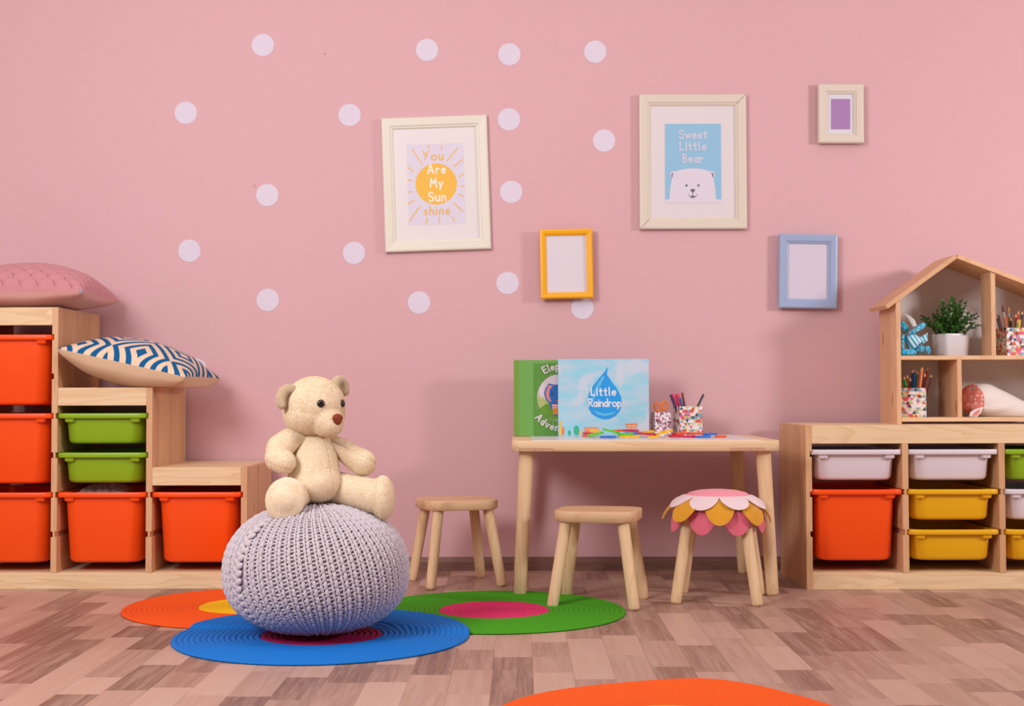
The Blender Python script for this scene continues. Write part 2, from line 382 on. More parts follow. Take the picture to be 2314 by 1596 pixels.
def floor_material():
    mt, nt, b = newmat('laminate_block_plank')
    g = N(nt, 'ShaderNodeNewGeometry'); s = N(nt, 'ShaderNodeSeparateXYZ'); Lk(nt, g.outputs['Position'], s.inputs[0])
    X, Y = s.outputs[0], s.outputs[1]
    def wn(a, b_):
        c = N(nt, 'ShaderNodeCombineXYZ'); Lk(nt, a, c.inputs[0])
        if isinstance(b_, (int, float)): c.inputs[1].default_value = b_
        else: Lk(nt, b_, c.inputs[1])
        n = N(nt, 'ShaderNodeTexWhiteNoise', noise_dimensions='2D'); Lk(nt, c.outputs[0], n.inputs['Vector']); return n
    xw = math_(nt, 'DIVIDE', math_(nt, 'ADD', X, 10.02), .0905)
    col = math_(nt, 'FLOOR', xw); fx = math_(nt, 'FRACT', xw)
    yy = math_(nt, 'ADD', math_(nt, 'DIVIDE', Y, .50), math_(nt, 'MULTIPLY', wn(col, 3.0).outputs['Value'], 11.0))
    blk = math_(nt, 'FLOOR', yy); fy = math_(nt, 'FRACT', yy)
    w1 = wn(col, blk)
    cut = math_(nt, 'MULTIPLY_ADD', w1.outputs['Value'], .5, .25)
    sub = math_(nt, 'GREATER_THAN', fy, cut)
    bid = math_(nt, 'ADD', blk, math_(nt, 'MULTIPLY', sub, .5))
    w2 = wn(math_(nt, 'MULTIPLY', col, 1.37), bid)
    tone = w2.outputs['Value']
    ramp = N(nt, 'ShaderNodeValToRGB'); Lk(nt, tone, ramp.inputs[0])
    cr_ = ramp.color_ramp; cr_.elements[0].position = 0; cr_.elements[0].color = (*lin((128, 98, 86)), 1)
    cr_.elements[1].position = 1; cr_.elements[1].color = (*lin((208, 176, 160)), 1)
    for p, c in ((.25, (150, 118, 104)), (.5, (178, 145, 130)), (.8, (196, 163, 147))):
        e = cr_.elements.new(p); e.color = (*lin(c), 1)
    # grain: long streaks, worn whitewash
    c = N(nt, 'ShaderNodeCombineXYZ'); Lk(nt, math_(nt, 'MULTIPLY', X, 190.0), c.inputs[0])
    Lk(nt, math_(nt, 'ADD', math_(nt, 'MULTIPLY', Y, 1.5), math_(nt, 'MULTIPLY', tone, 40.0)), c.inputs[1]); Lk(nt, bid, c.inputs[2])
    n1 = N(nt, 'ShaderNodeTexNoise', _Scale=1.0, _Detail=4.0, _Roughness=.6, _Distortion=.3); Lk(nt, c.outputs[0], n1.inputs['Vector'])
    c2 = N(nt, 'ShaderNodeCombineXYZ'); Lk(nt, math_(nt, 'MULTIPLY', X, 38.0), c2.inputs[0])
    Lk(nt, math_(nt, 'ADD', math_(nt, 'MULTIPLY', Y, 2.4), math_(nt, 'MULTIPLY', tone, 70.0)), c2.inputs[1])
    n2 = N(nt, 'ShaderNodeTexNoise', _Scale=1.0, _Detail=6.0, _Roughness=.72, _Distortion=.5); Lk(nt, c2.outputs[0], n2.inputs['Vector'])
    scr = N(nt, 'ShaderNodeMapRange'); Lk(nt, n2.outputs[0], scr.inputs[0]); scr.inputs[1].default_value = .42; scr.inputs[2].default_value = .62
    colr = mixc(nt, math_(nt, 'MULTIPLY', scr.outputs[0], .42), ramp.outputs[0], lin((212, 184, 170)))
    n1c = N(nt, 'ShaderNodeMapRange'); Lk(nt, n1.outputs[0], n1c.inputs[0]); n1c.inputs[1].default_value = .3; n1c.inputs[2].default_value = .7
    colr = mixc(nt, .38, colr, mixc(nt, n1c.outputs[0], lin((105, 74, 66)), lin((236, 208, 196))), 'SOFT_LIGHT')
    colr = mixc(nt, math_(nt, 'MULTIPLY', n1c.outputs[0], .26), colr, lin((118, 88, 76)))
    # joints
    ex = math_(nt, 'MINIMUM', fx, math_(nt, 'SUBTRACT', 1.0, fx))
    jx = math_(nt, 'MULTIPLY', math_(nt, 'LESS_THAN', ex, .010), .28)
    colr = mixc(nt, jx, colr, lin((88, 60, 52)))
    Lk(nt, colr, b.inputs['Base Color'])
    rr = math_(nt, 'MULTIPLY_ADD', n1.outputs[0], .22, .32); Lk(nt, rr, b.inputs['Roughness'])
    b.inputs['Specular IOR Level'].default_value = .45
    bump(nt, b, math_(nt, 'ADD', n1.outputs[0], n2.outputs[0]), .18, .0012)
    return mt
X0, X1, YB, ZC = -3.3, 3.9, -1.6, 2.75
struct(MB().box(X0 - .1, X1 + .1, YB, YW + .1, -.1, 0, 0).build('floor', floor_material()))
struct(MB().box(X0 - .1, X1 + .1, YW, YW + .1, 0, ZC, 0).build('wall_back', WALL))
struct(MB().box(X0 - .1, X0, YB, YW, 0, ZC, 0).build('wall_left', flat((222, 214, 216), .8)))
struct(MB().box(X1, X1 + .1, YB, YW, 0, ZC, 0).build('wall_right', flat((222, 214, 216), .8)))
struct(MB().box(X0 - .1, X1 + .1, YB, YW + .1, ZC, ZC + .1, 0).build('ceiling', flat((240, 236, 234), .8)))
bbm = wood('dark_skirting_wood', 'x', (136, 100, 90), (96, 64, 58), knots=.1, rough=.45)
bb = MB(); bb.prism([(0, 0), (.016, 0), (.016, .03), (.008, .045), (0, .047)], 0, 1)
bb.v = [(X0 + (X1 - X0) * y, YW - .0005 - x, z) for x, y, z in bb.v]
struct(bb.build('baseboard_back', bbm))

# ------------------------------------------------------------------ round paper stickers
spots = [
 (594, 102, 'white round wall sticker, topmost at the left end of the top row'),
 (965, 113, 'white round wall sticker at the top, high above the sunshine print'),
 (1151, 123, 'white round wall sticker at the top, topmost of the column beside the sunshine print'),
 (1345, 117, 'white round wall sticker farthest right in the top row'),
 (420, 255, 'white round wall sticker, leftmost in the second row from the top'),
 (790, 260, 'white round wall sticker just off the upper left corner of the sunshine print'),
 (1150, 270, 'white round wall sticker beside the upper right corner of the sunshine print'),
 (1365, 318, 'white round wall sticker between the sunshine print and the bear print'),
 (604, 441, 'white round wall sticker in the third row, well left of the sunshine print'),
 (1155, 434, 'white round wall sticker beside the lower right edge of the sunshine print'),
 (428, 567, 'white round wall sticker above the patterned cushion, level with the sunshine print base'),
 (800, 572, 'white round wall sticker just off the lower left corner of the sunshine print'),
 (605, 678, 'white round wall sticker straight above the teddy bear'),
 (947, 684, 'white round wall sticker below the sunshine print'),
 (1147, 640, 'white round wall sticker left of the yellow frame'),
 (1316, 696, 'white round wall sticker partly hidden under the yellow frame'),
 (443, 836, 'white round wall sticker mostly hidden behind the blue diamond cushion')]
paper = flat((224, 216, 232), .7, 'sticker_paper')
proto = None
for u, v, lab in spots:
    p = at(u, v, YW)
    if not proto:
        mb = MB(); mb.lathe([(.0402, 0), (.0402, .0008)], 48, cap0=True, cap1=True)
        proto = mb.build('wall_sticker', paper, rot=(pi / 2, 0, 0)); o = proto
    else: o = proto.copy(); COL.objects.link(o)
    o.location = (p.x, YW - .0004, p.z); tag(o, lab, 'sticker', 'white round stickers on the pink wall')

# ------------------------------------------------------------------ picture frames
def pframe(name, label, corners, border, mat, gap, th=.02, prof=None, open_=None, sheet=(228, 222, 234), grp='picture frames on the pink wall'):
    """corners in the photograph: tl, tr, br, bl"""
    Y = YW - gap - th
    P = [at(u, v, Y) for u, v in corners]
    c = sum(P, Vector()) / 4
    wd = ((P[1] - P[0]).length + (P[2] - P[3]).length) / 2; ht = ((P[3] - P[0]).length + (P[2] - P[1]).length) / 2
    a1 = math.atan2(P[1].z - P[0].z, P[1].x - P[0].x); a2 = math.atan2(P[0].x - P[3].x, P[0].z - P[3].z)
    ang = -(a1 - a2) / 2
    t = thing(name, label, 'picture frame', (c.x, YW, c.z), group=grp, rot=(0, ang, 0))
    y0 = -gap  # back of the frame
    prof = prof or [(0, 0), (0, th * .72), (.003, th * .95), (.007, th), (border * .72, th * .92), (border * .78, th * .72), (border * .93, th * .66), (border, th * .4), (border, th * .2)]
    mb = MB(); rs = []
    for i, z in prof:
        rs.append([(sx * (wd / 2 - i), y0 - z, sz * (ht / 2 - i)) for sx, sz in ((-1, -1), (1, -1), (1, 1), (-1, 1))])
    mb.rings(rs, False, False, True, smooth=False)
    mb.box(-wd / 2 + .003, wd / 2 - .003, y0, y0 - .003, -ht / 2 + .003, ht / 2 - .003, 0)
    mb.build('moulding', mat, t)
    if gap > .004:
        MB().box(-wd * .3, wd * .3, 0, y0, -ht * .3, ht * .3, .001).build('back_stand', flat((120, 90, 70), .7), t)
    MB().box(-wd / 2 + border * .8, wd / 2 - border * .8, y0 - th * .2, y0 - th * .35, -ht / 2 + border * .8, ht / 2 - border * .8, 0).build('mat_board', flat(sheet, .35, spec=.4), t)
    return t, c, wd, ht, Y, ang, y0 - th * .35
cream = flat((232, 227, 212), .38, 'cream_lacquer'); cream2 = flat((224, 213, 198), .38, 'cream_lacquer_b')
def unrot(pts, c, deg):
    a = R(deg); return pts
# 1 sunshine print
t, c, wd, ht, Y, ang, yp = pframe('framed_picture', 'large cream frame hung askew with the yellow sunshine print', [(861, 267), (1101, 258), (1109, 562), (870, 571)], .041, cream, .003, sheet=(231, 226, 226))
k = 1 / (F / Y)
cv = Canvas(985, 414.5, k)
cv.rect(921, 323, 1049, 507, (222, 217, 233)); cv.layer = 2
Yel = (243, 190, 70)
cv.oval(985, 415, 47, 47, Yel, 60)
for (x0, y0_), (x1, y1_) in [((933, 334), (955, 369)), ((1037, 334), (1011, 363)), ((921, 374), (935, 385)), ((1047, 361), (1026, 377)), ((921, 404), (929, 405)), ((1048, 394), (1037, 400)),
        ((921, 431), (929, 431)), ((1048, 422), (1041, 422)), ((920, 458), (934, 451)), ((1046, 446), (1036, 440)), ((921, 498), (946, 465)), ((1043, 479), (1023, 459)), ((970, 325), (972, 331)), ((1001, 326), (999, 337)),
        ((959, 504), (962, 492)), ((989, 504), (990, 492)), ((1024, 501), (1018, 491))]:
    cv.line([(x0, y0_), (x1, y1_)], 2.4, Yel)
cv.layer = 3
cv.ctext('You', 980, 360, 21, 2.8, Yel, gap=.3); cv.ctext('Are', 987, 391, 20, 3.2, (250, 244, 232), gap=.28)
cv.ctext('My', 986, 422, 19, 3.4, (250, 244, 232), gap=.3); cv.ctext('Sun', 986, 454, 20, 3.4, (250, 244, 232), gap=.25)
cv.ctext('shine', 985, 485, 20, 2.6, Yel, gap=.3)
cv.build('print', t, (0, yp - .0002, 0))
# 2 bear print
t, c, wd, ht, Y, ang, yp = pframe('framed_picture', 'large cream frame with the blue Sweet Little Bear print', [(1445, 213), (1689, 211), (1687, 517), (1445, 518)], .041, cream2, .005, sheet=(226, 219, 222))
for sx, sz in ((1, 1), (-1, -1)):
    a = Vector((sx * (wd / 2 - .001), -.005 - .0203, sz * (ht / 2 - .001))); b_ = Vector((sx * (wd / 2 - .034), -.005 - .0195, sz * (ht / 2 - .034)))
    MB().tube([a, b_], .0006, 6).build('mitre_joint', flat((150, 135, 120)), t)
cv = Canvas(1566.5, 365, 1 / (F / Y))
cv.rect(1503.5, 278, 1631, 459, (146, 196, 227)); cv.layer = 2
Wb = (222, 216, 230); Dk = (110, 98, 112)
cv.rect(1503.5, 451, 1631, 459, Wb)
cv.oval(1523, 394, 8, 8, Wb); cv.oval(1608, 394, 8, 8, Wb)
pts = [(1513, 452), (1515, 425), (1519, 402), (1526, 388)] + [(1526 + 80 * i / 14, 388 - 8 * math.sin(pi * i / 14) ** .7) for i in range(1, 14)] + [(1606, 388), (1613, 402), (1617, 425), (1619, 452)]
cv.poly(pts, Wb)
cv.layer = 3
cv.line(arc(1524, 396, 5, 6, 150, 240, 6), 2.4, Dk); cv.line(arc(1607, 396, 5, 6, 300, 390, 6), 2.4, Dk)
cv.oval(1552, 419, 2.4, 3, Dk, 16); cv.oval(1579, 419, 2.4, 3, Dk, 16)
cv.poly([(1560.5, 429), (1563, 427), (1569, 427), (1571.5, 429), (1569, 433.5), (1566, 435.5), (1563, 433.5)], Dk)
cv.line([(1566, 435), (1566, 443)], 1.4, Dk); cv.line(arc(1566, 436, 11, 9, 20, 160, 10), 1.2, (140, 128, 140)); cv.oval(1566, 445, 6, 2.6, Dk, 16)
cv.ctext('Sweet', 1567, 311, 18, 2.6, Wb, serif=True, gap=.24); cv.ctext('Little', 1567, 338, 18, 2.6, Wb, serif=True, gap=.3); cv.ctext('Bear', 1566, 366, 18, 2.6, Wb, serif=True, gap=.24)
cv.build('print', t, (0, yp - .0002, 0))
# 3 purple card
t, c, wd, ht, Y, ang, yp = pframe('framed_picture', 'small cream frame with a plain purple card, highest at the right', [(1850, 189), (1953, 189), (1953, 323), (1850, 323)], .036, cream2, .012, sheet=(222, 220, 228))
MB().box(-.0345, .0345, yp, yp - .0006, -.0555, .054, 0).build('card', flat((170, 128, 184), .5), t)
# 4 yellow frame
yl = flat((247, 178, 12), .32, 'yellow_lacquer')
t, c, wd, ht, Y, ang, yp = pframe('framed_picture', 'small bright yellow frame with a blank white sheet', [(1219, 518), (1339, 516), (1341, 673), (1222, 676)], .0235, yl, .026, sheet=(224, 218, 228))
# 5 blue frame
bl = flat((160, 178, 212), .34, 'pale_blue_lacquer')
t, c, wd, ht, Y, ang, yp = pframe('framed_picture', 'small pale blue frame with a blank white sheet above the low shelf', [(1762, 528), (1896, 530), (1891, 698), (1760, 696)], .034, bl, .016, sheet=(216, 208, 224))

# ------------------------------------------------------------------ storage frames
TH = .019; PITCHX = .307; GR = .0065; GH = .0185
def slot_outline(x0, x1, z0, z1, slots, left, right_, rmax=9):
    """panel outline in x,z with the runner grooves cut into its faces"""
    pts = [(x0, z0), (x1, z0)]
    if right_:
        for s in slots:
            if z0 + .02 < s < min(z1 - .05, rmax): pts += [(x1, s - GH / 2), (x1 - GR, s - GH / 2), (x1 - GR, s + GH / 2), (x1, s + GH / 2)]
    pts += [(x1, z1), (x0, z1)]
    if left:
        for s in reversed(slots):
            if z0 + .02 < s < z1 - .05: pts += [(x0, s + GH / 2), (x0 + GR, s + GH / 2), (x0 + GR, s - GH / 2), (x0, s - GH / 2)]
    return pts
def panel(root, x0, z0, z1, slots, l, r, depth=.44, rmax=9):
    mb = MB(); mb.prism(slot_outline(x0, x0 + TH, z0, z1, slots, l, r, rmax), 0, depth)
    o = mb.build('side_panel', W_side, root)
    return o
def screw(root, x, y, z, nx):
    mb = MB(); mb.lathe([(.0035, 0), (.0035, .001), (.001, .0012)], 12, cap0=True, cap1=True)
    mb.build('screw', flat((150, 150, 155), .3), root, (x, y, z), (0, nx * pi / 2, 0))
SL = [.176, .303, .431, .558, .686, .813]
XL, YL, XR, YR = -.8837, 4.414, .9087, 4.3743
Lr = thing('storage_shelf', 'stepped pine storage frame with three heights of plastic bins, under the cushions', 'shelf', (XL, YL, 0))
H3, H2, H1 = .910, .649, .3905
panel(Lr, -TH, 0, H1, SL, True, False); panel(Lr, -PITCHX - TH, .053, H2, SL, True, True, rmax=H1 - .05)
panel(Lr, -2 * PITCHX - TH, .053, H3, SL, True, True, rmax=H2 - .05); panel(Lr, -.94, 0, H3, SL, False, True)
MB().box(-.94 + TH, -TH, 0.0215, .44, .034, .053).build('bottom_board', W_x, Lr)
MB().box(-.94 + TH, -TH, 0.001, .021, 0, .0525).build('plinth', W_x, Lr)
for (xa, xb, h) in ((-PITCHX, -TH, H1), (-2 * PITCHX, -PITCHX - TH, H2), (-.94 + TH, -2 * PITCHX - TH, H3)):
    MB().box(xa, xb, .021, .44, h - .018, h).build('top_board', W_x, Lr)
    MB().box(xa, xb, .0008, .0205, h - .058, h).build('top_rail', W_x, Lr)
for x, z in ((0, H1 - .03), (0, .03), (-PITCHX, H2 - .03), (-2 * PITCHX, H3 - .035)):
    screw(Lr, x, .03, z, 1); 
    if z > .1: screw(Lr, x, .2, z + .01, 1)
Rr = thing('storage_shelf', 'low pine storage frame with white, orange, yellow and green bins, below the doll house', 'shelf', (XR, YR, 0))
HR = .522
panel(Rr, 0, 0, HR, SL[:3], False, True); panel(Rr, PITCHX, .053, HR - .058, [.182, .310, .437], True, True)
panel(Rr, 2 * PITCHX, .053, HR - .058, [.182, .310, .437], True, True); panel(Rr, .94 - TH, 0, HR, [.182, .310, .437], True, False)
MB().box(TH, .94 - TH, 0.0215, .44, .034, .053).build('bottom_board', W_x, Rr)
MB().box(TH, .94 - TH, 0.001, .021, 0, .0525).build('plinth', W_x, Rr)
MB().box(TH, .94 - TH, .021, .44, HR - .018, HR).build('top_board', W_x, Rr)
MB().box(TH, .94 - TH, .0008, .0205, HR - .058, HR).build('top_rail', W_x, Rr)
for z in (.03, HR - .03): screw(Rr, 0, .02, z, -1)
screw(Rr, 0, .16, HR - .01, -1); screw(Rr, 0, .2, .09, -1)

def make_bin(deep, mt):
    """rim top at z=0; front of the rim at y=0"""
    t = bpy.data.objects.new('storage_bin', None); COL.objects.link(t); t.empty_display_size = .05
    D = .40; h = .229 if deep else .1
    def ring(w_, d_, r, z, cy=D / 2): return [(x, y + cy, z) for x, y in rrect(w_, d_, r)]
    mb = MB()
    mb.rings([ring(.252, .350, .035, -.003), ring(.296, D, .03, -.0005), ring(.2985, D + .002, .031, -.002), ring(.2985, D + .002, .031, -.015), ring(.2965, D, .03, -.0165), ring(.257, .356, .036, -.0165)], False, False)
    mb.build('rim', mt, t)
    mb = MB(); tw = .018 if deep else .010
    o_ = [ring(.2555, .370, .040, -.010), ring(.2555 - tw, .370 - tw, .045, -h + .012), ring(.2555 - tw - .008, .370 - tw - .008, .044, -h + .004), ring(.2555 - tw - .024, .370 - tw - .024, .04, -h)]
    i_ = [ring(.2555 - tw - .026, .370 - tw - .026, .04, -h + .0035), ring(.2555 - tw - .006, .370 - tw - .006, .043, -h + .013), ring(.2505, .364, .038, -.002)]
    mb.rings(o_ + i_, False, False)
    mb.add(o_[-1], [list(range(len(o_[-1])))[::-1]]); mb.add(i_[0], [list(range(len(i_[0])))])
    mb.build('tub', mt, t)
    for sx in (-1, 1):
        mb = MB()
        a = [(sx * .106 + x, .0165 + y, z) for z, s in ((-.0155, 1), (-.026, .96), (-.029, .8)) for x, y in [(px * s, py * s) for px, py in rrect(.032, .024, .006, 3)]]
        n = len(a) // 3; mb.rings([a[:n], a[n:2 * n], a[2 * n:]], False, True)
        mb.build('bracket', mt, t)
    return t
def plastic(c, name):
    mt, nt, b = newmat(name); b.inputs['Base Color'].default_value = (*lin(c), 1); b.inputs['Roughness'].default_value = .38
    b.inputs['Subsurface Weight'].default_value = 0; b.inputs['Specular IOR Level'].default_value = .4; return mt
BC = {'orange': plastic((255, 84, 14), 'orange_plastic'), 'green': plastic((142, 180, 28), 'lime_plastic'), 'white': plastic((226, 214, 222), 'white_plastic'), 'yellow': plastic((238, 178, 16), 'yellow_plastic')}
PB = {}
def bin_(color, deep, root, xc, slot, label, group):
    key = (color, deep)
    if key not in PB: t = PB[key] = make_bin(deep, BC[color])
    else: t = copy_tree(PB[key])
    t.location = (root.location.x + xc, root.location.y - .004, slot + .0085)
    tag(t, label, 'bin', group)
xc = [-TH / 2 - PITCHX / 2 - .0 + 0, 0, 0]
xc = [-(PITCHX + TH) / 2, -(PITCHX + TH) / 2 - PITCHX, -(.94 + 2 * PITCHX + 0) / 2 + 0]
xc[2] = (-.94 + TH + -2 * PITCHX - TH) / 2
G1, G2, G3, G4, G5 = 'deep orange bins in the storage frames', 'shallow green bins', 'shallow white bins', 'shallow yellow bins', 'orange'
bin_('orange', True, Lr, xc[0], .303, 'deep orange bin alone in the lowest step, beside the knitted pouf', G1)
bin_('orange', True, Lr, xc[1], .303, 'deep orange bin under the two green bins, with a clear bag in it', G1)
bin_('orange', True, Lr, xc[2], .303, 'deep orange bin at the bottom of the tall column, cut by the photo edge', G1)
bin_('orange', True, Lr, xc[2], .558, 'deep orange bin in the middle of the tall column', G1)
bin_('orange', True, Lr, xc[2], .813, 'deep orange bin at the top of the tall column, under the pink cushion', G1)
bin_('green', False, Lr, xc[1], .558, 'shallow green bin, upper of the two under the diamond cushion', G2)
bin_('green', False, Lr, xc[1], .431, 'shallow green bin, lower of the two, above the deep orange bin', G2)
xr = [(PITCHX + TH) / 2 + i * PITCHX for i in range(3)]
bin_('white', False, Rr, xr[0], .437, 'shallow white bin above the deep orange bin in the low frame', G3)
bin_('white', False, Rr, xr[1], .437, 'shallow white bin above the two yellow bins', G3)
bin_('orange', True, Rr, xr[0], .310, 'deep orange bin in the low frame, below a white bin', G1)
bin_('yellow', False, Rr, xr[1], .310, 'shallow yellow bin, upper of two in the middle column', G4)
bin_('yellow', False, Rr, xr[1], .182, 'shallow yellow bin, lower of two in the middle column', G4)
bin_('green', False, Rr, xr[2], .437, 'shallow green bin at the photo edge, top of the last column', G2)
bin_('white', False, Rr, xr[2], .310, 'shallow white bin at the photo edge, between green and yellow bins', G3)
bin_('yellow', False, Rr, xr[2], .182, 'shallow yellow bin at the photo edge, bottom of the last column', G4)
# crumpled clear bag lying in the bin
def bagmat():
    mt, nt, b = newmat('clear_film'); b.inputs['Base Color'].default_value = (.95, .92, .93, 1); b.inputs['Roughness'].default_value = .18
    b.inputs['Alpha'].default_value = .45; return mt
rg = random.Random(5); nb = 26; vs = []
for i in range(nb):
    for j in range(nb):
        a, b_ = i / (nb - 1) - .5, j / (nb - 1) - .5
        vs.append((a * .155 + rg.uniform(-.003, .003), b_ * .15, .026 * (1 - (2 * a) ** 4) * (1 - (2 * b_) ** 2) + rg.uniform(-.005, .005)))
mb = MB(); mb.add(vs, [[i * nb + j, (i + 1) * nb + j, (i + 1) * nb + j + 1, i * nb + j + 1] for i in range(nb - 1) for j in range(nb - 1)])
tag(mb.build('plastic_bag', bagmat(), None, (XL + xc[1] - .03, YL + .16, .303), fixn=False), 'crumpled clear plastic bag poking out of the deep orange bin', 'plastic bag')

# ------------------------------------------------------------------ cushions
def cushion_mesh(sx, sy, up_, dn, n=150, pinch=.07, hfun=None):
    """two stitched faces meeting in a seam; returns top rows, bottom rows"""
    top, bot = [], []
    for i in range(n + 1):
        for j in range(n + 1):
            a, b_ = 2 * i / n - 1, 2 * j / n - 1
            pa = 1 - pinch * (1 - b_ * b_) * abs(a) ** 3; pb = 1 - pinch * (1 - a * a) * abs(b_) ** 3
            x, y = a * pa * sx / 2, b_ * pb * sy / 2
            e = max(0, (1 - a ** 2)) ** .55 * max(0, (1 - b_ ** 2)) ** .55
            wr = .003 * math.sin(9 * a + 4 * b_) * e ** .3 * (1 - e)
            top.append((x, y, up_ * e + wr + (hfun(a, b_) * min(1, e * 6) if hfun else 0)))
            bot.append((x, y, -dn * e ** .62 + wr))
    fs = [[i * (n + 1) + j, (i + 1) * (n + 1) + j, (i + 1) * (n + 1) + j + 1, i * (n + 1) + j + 1] for i in range(n) for j in range(n)]
    return top, bot, fs
def scallop(a, b_):
    """overlapping fan pleats: 0 in the dip at a fan's foot, high along its rim"""
    p = .056; q = p * .5; x, y = a * .235, b_ * .215; Rr = p * .53
    row = math.floor(y / q)
    for r_ in (row - 1, row):
        off = (r_ % 2) * p / 2; cx = round((x - off) / p) * p + off
        dx, dy = x - cx, y - r_ * q; d = math.hypot(dx, dy) / Rr
        if d < 1:
            e = .017 * d ** .8 if d < .88 else .017 * max(0, (1 - d) / .12) ** .5
            return e + .0009 * math.cos(math.atan2(dy, dx) * 24) * min(1, d * 1.6)
    return 0
fab = lambda c, nm: flat(c, .9, nm, spec=.15, noise=.35, nscale=900, sheen=.2)
t = thing('cushion', 'dusty pink cushion with shell-pleated top, on the tallest step', 'cushion', (-1.645, 4.59, .955), rot=(0, R(-.8), R(1)))
top, bot, fs = cushion_mesh(.47, .43, .100, .048, 190, hfun=scallop)
mb = MB(); mb.add(top, fs, 0, True); mb.build('pleated_top', fab((208, 142, 148), 'dusty_pink_velvet'), t, fixn=False)
def rest(pts, t_, zmin):
    M_ = Matrix.LocRotScale(t_.location, t_.rotation_euler, None); Mi = M_.inverted(); out = []
    for p_ in pts:
        q_ = M_ @ Vector(p_)
        if q_.z < zmin: q_.z = zmin
        out.append(tuple(Mi @ q_))
    return out
bot = rest(bot, t, .9112)
mb = MB(); mb.add(bot, [f[::-1] for f in fs], 0, True); mb.build('underside', fab((216, 160, 150), 'pink_linen'), t, fixn=False)
mb = MB(); mb.box(-.006, .006, -.0015, .0015, -.004, .004, .0005); mb.build('zip_pull', flat((130, 135, 160), .3), t, (.228, -.212, .0))
def diamond_mat():
    mt, nt, b = newmat('blue_diamond_print')
    tc = N(nt, 'ShaderNodeTexCoord'); s = N(nt, 'ShaderNodeSeparateXYZ'); Lk(nt, tc.outputs['Object'], s.inputs[0])
    x = math_(nt, 'ADD', s.outputs[0], .06); y = math_(nt, 'ADD', s.outputs[1], .03)
    def tri(q, p): return math_(nt, 'MULTIPLY', math_(nt, 'ABSOLUTE', math_(nt, 'SUBTRACT', math_(nt, 'FRACT', math_(nt, 'ADD', math_(nt, 'DIVIDE', q, p), 20.5)), .5)), p)
    u = tri(x, .20); v = tri(y, .26)
    d = math_(nt, 'ADD', u, math_(nt, 'MULTIPLY', v, .77))
    st = math_(nt, 'FRACT', math_(nt, 'DIVIDE', d, .040))
    f = math_(nt, 'GREATER_THAN', st, .52)
    Lk(nt, mixc(nt, f, lin((236, 208, 180)), lin((18, 96, 150))), b.inputs['Base Color']); b.inputs['Roughness'].default_value = .9; b.inputs['Specular IOR Level'].default_value = .15
    n = N(nt, 'ShaderNodeTexNoise', _Scale=900.0); Lk(nt, tc.outputs['Object'], n.inputs['Vector']); bump(nt, b, n.outputs[0], .3, .001)
    return mt
t = thing('cushion', 'beige cushion with a blue nested-diamond print, on the middle step', 'cushion', (-1.267, 4.575, .728), rot=(0, R(12.5), R(-3)))
top, bot, fs = cushion_mesh(.43, .42, .082, .084, 120)
mb = MB(); mb.add(top, fs, 0, True); mb.build('printed_top', diamond_mat(), t, fixn=False)
bot = rest(bot, t, .6502)
mb = MB(); mb.add(bot, [f[::-1] for f in fs], 0, True); mb.build('underside', fab((224, 190, 156), 'beige_canvas'), t, fixn=False)

# ------------------------------------------------------------------ table
XT, YT, DT, HT = -.0285, 4.226, .58, .48
T = thing('play_table', "child's pine play table with a pale inlaid top, holding books and pencil cups", 'table', (XT, YT, 0))
def rounded_slab(w_, d_, r, z0, z1, bev=.003):
    mb = MB(); o_ = lambda dd, z: [(x + w_ / 2, y + d_ / 2, z) for x, y in rrect(w_ - 2 * dd, d_ - 2 * dd, r - dd * .5, 8)]
    mb.rings([o_(bev, z0), o_(0, z0 + bev), o_(0, z1 - bev), o_(bev * .3, z1 - bev * .3), o_(bev, z1)], True, True); return mb
rounded_slab(.83, DT, .028, HT - .033, HT).build('tabletop', W_x, T)
MB().box(.062, .768, .008, DT - .008, HT - .001, HT + .0012, .0005).build('inlay_panel', flat((226, 226, 226), .3, 'pale_laminate', spec=.5), T)
for x0 in (.022, .675):
    MB().box(x0, x0 + .052 + (.075 if x0 > .5 else 0) * 0 + .055, -.0008, .01, HT - .0325, HT - .022, .0003).build('finger_joint', W_end, T)
def leg_mesh(top_, bot_, r0, r1, seg=12):
    a, b_ = Vector(bot_), Vector(top_); d = (b_ - a).normalized()
    mb = MB(); pts = [a, a + d * .003, a + d * .008]; rs = [r0 * .62, r0 * .9, r0]
    for i in range(1, 9): pts.append(a.lerp(b_, .03 + .97 * i / 8)); rs.append(r0 + (r1 - r0) * i / 8)
    mb.tube(pts, rs, seg); return mb
for (tx, ty, bx, by) in ((.046, .05, .024, .03), (.784, .05, .806, .03), (.046, .53, .022, .555), (.776, .53, .802, .555)):
    leg_mesh((tx, ty, HT - .033), (bx, by, 0), .0195, .0235, 14).build('leg', W_leg, T)

# ------------------------------------------------------------------ stools
def make_stool(label, loc, rz):
    t = thing('stool', label, 'stool', loc, rz, 'pine stools around the table')
    mb = MB()
    def rg_(dd, z): return [(x, y, z) for x, y in rrect(.246 - 2 * dd, .234 - 2 * dd, .062 - dd * .5, 10)]
    mb.rings([rg_(.004, .249), rg_(0, .253), rg_(0, .2785), rg_(.0006, .2798), rg_(.0022, .2805)], True, False)
    mb.add(rg_(.0022, .2805), [list(range(44))])
    mb.build('seat', W_seat, t)
    for sx in (-1, 1):
        for sy in (-1, 1):
            leg_mesh((sx * .084, sy * .080, .252), (sx * .1205, sy * .1165, 0), .0165, .018, 10).build('leg', W_leg, t)
    return t
s1 = make_stool('plain pine stool in front of the table, one leg on the green rug', (.232, 4.10, 0), R(-12))
for ch in s1.children:
    pass
make_stool('plain pine stool against the wall, between the pouf and the table', (-.214, 4.535, 0), R(19))
make_stool('pine stool wearing the flower-shaped seat pad', (.600, 4.175, 0), R(-12))

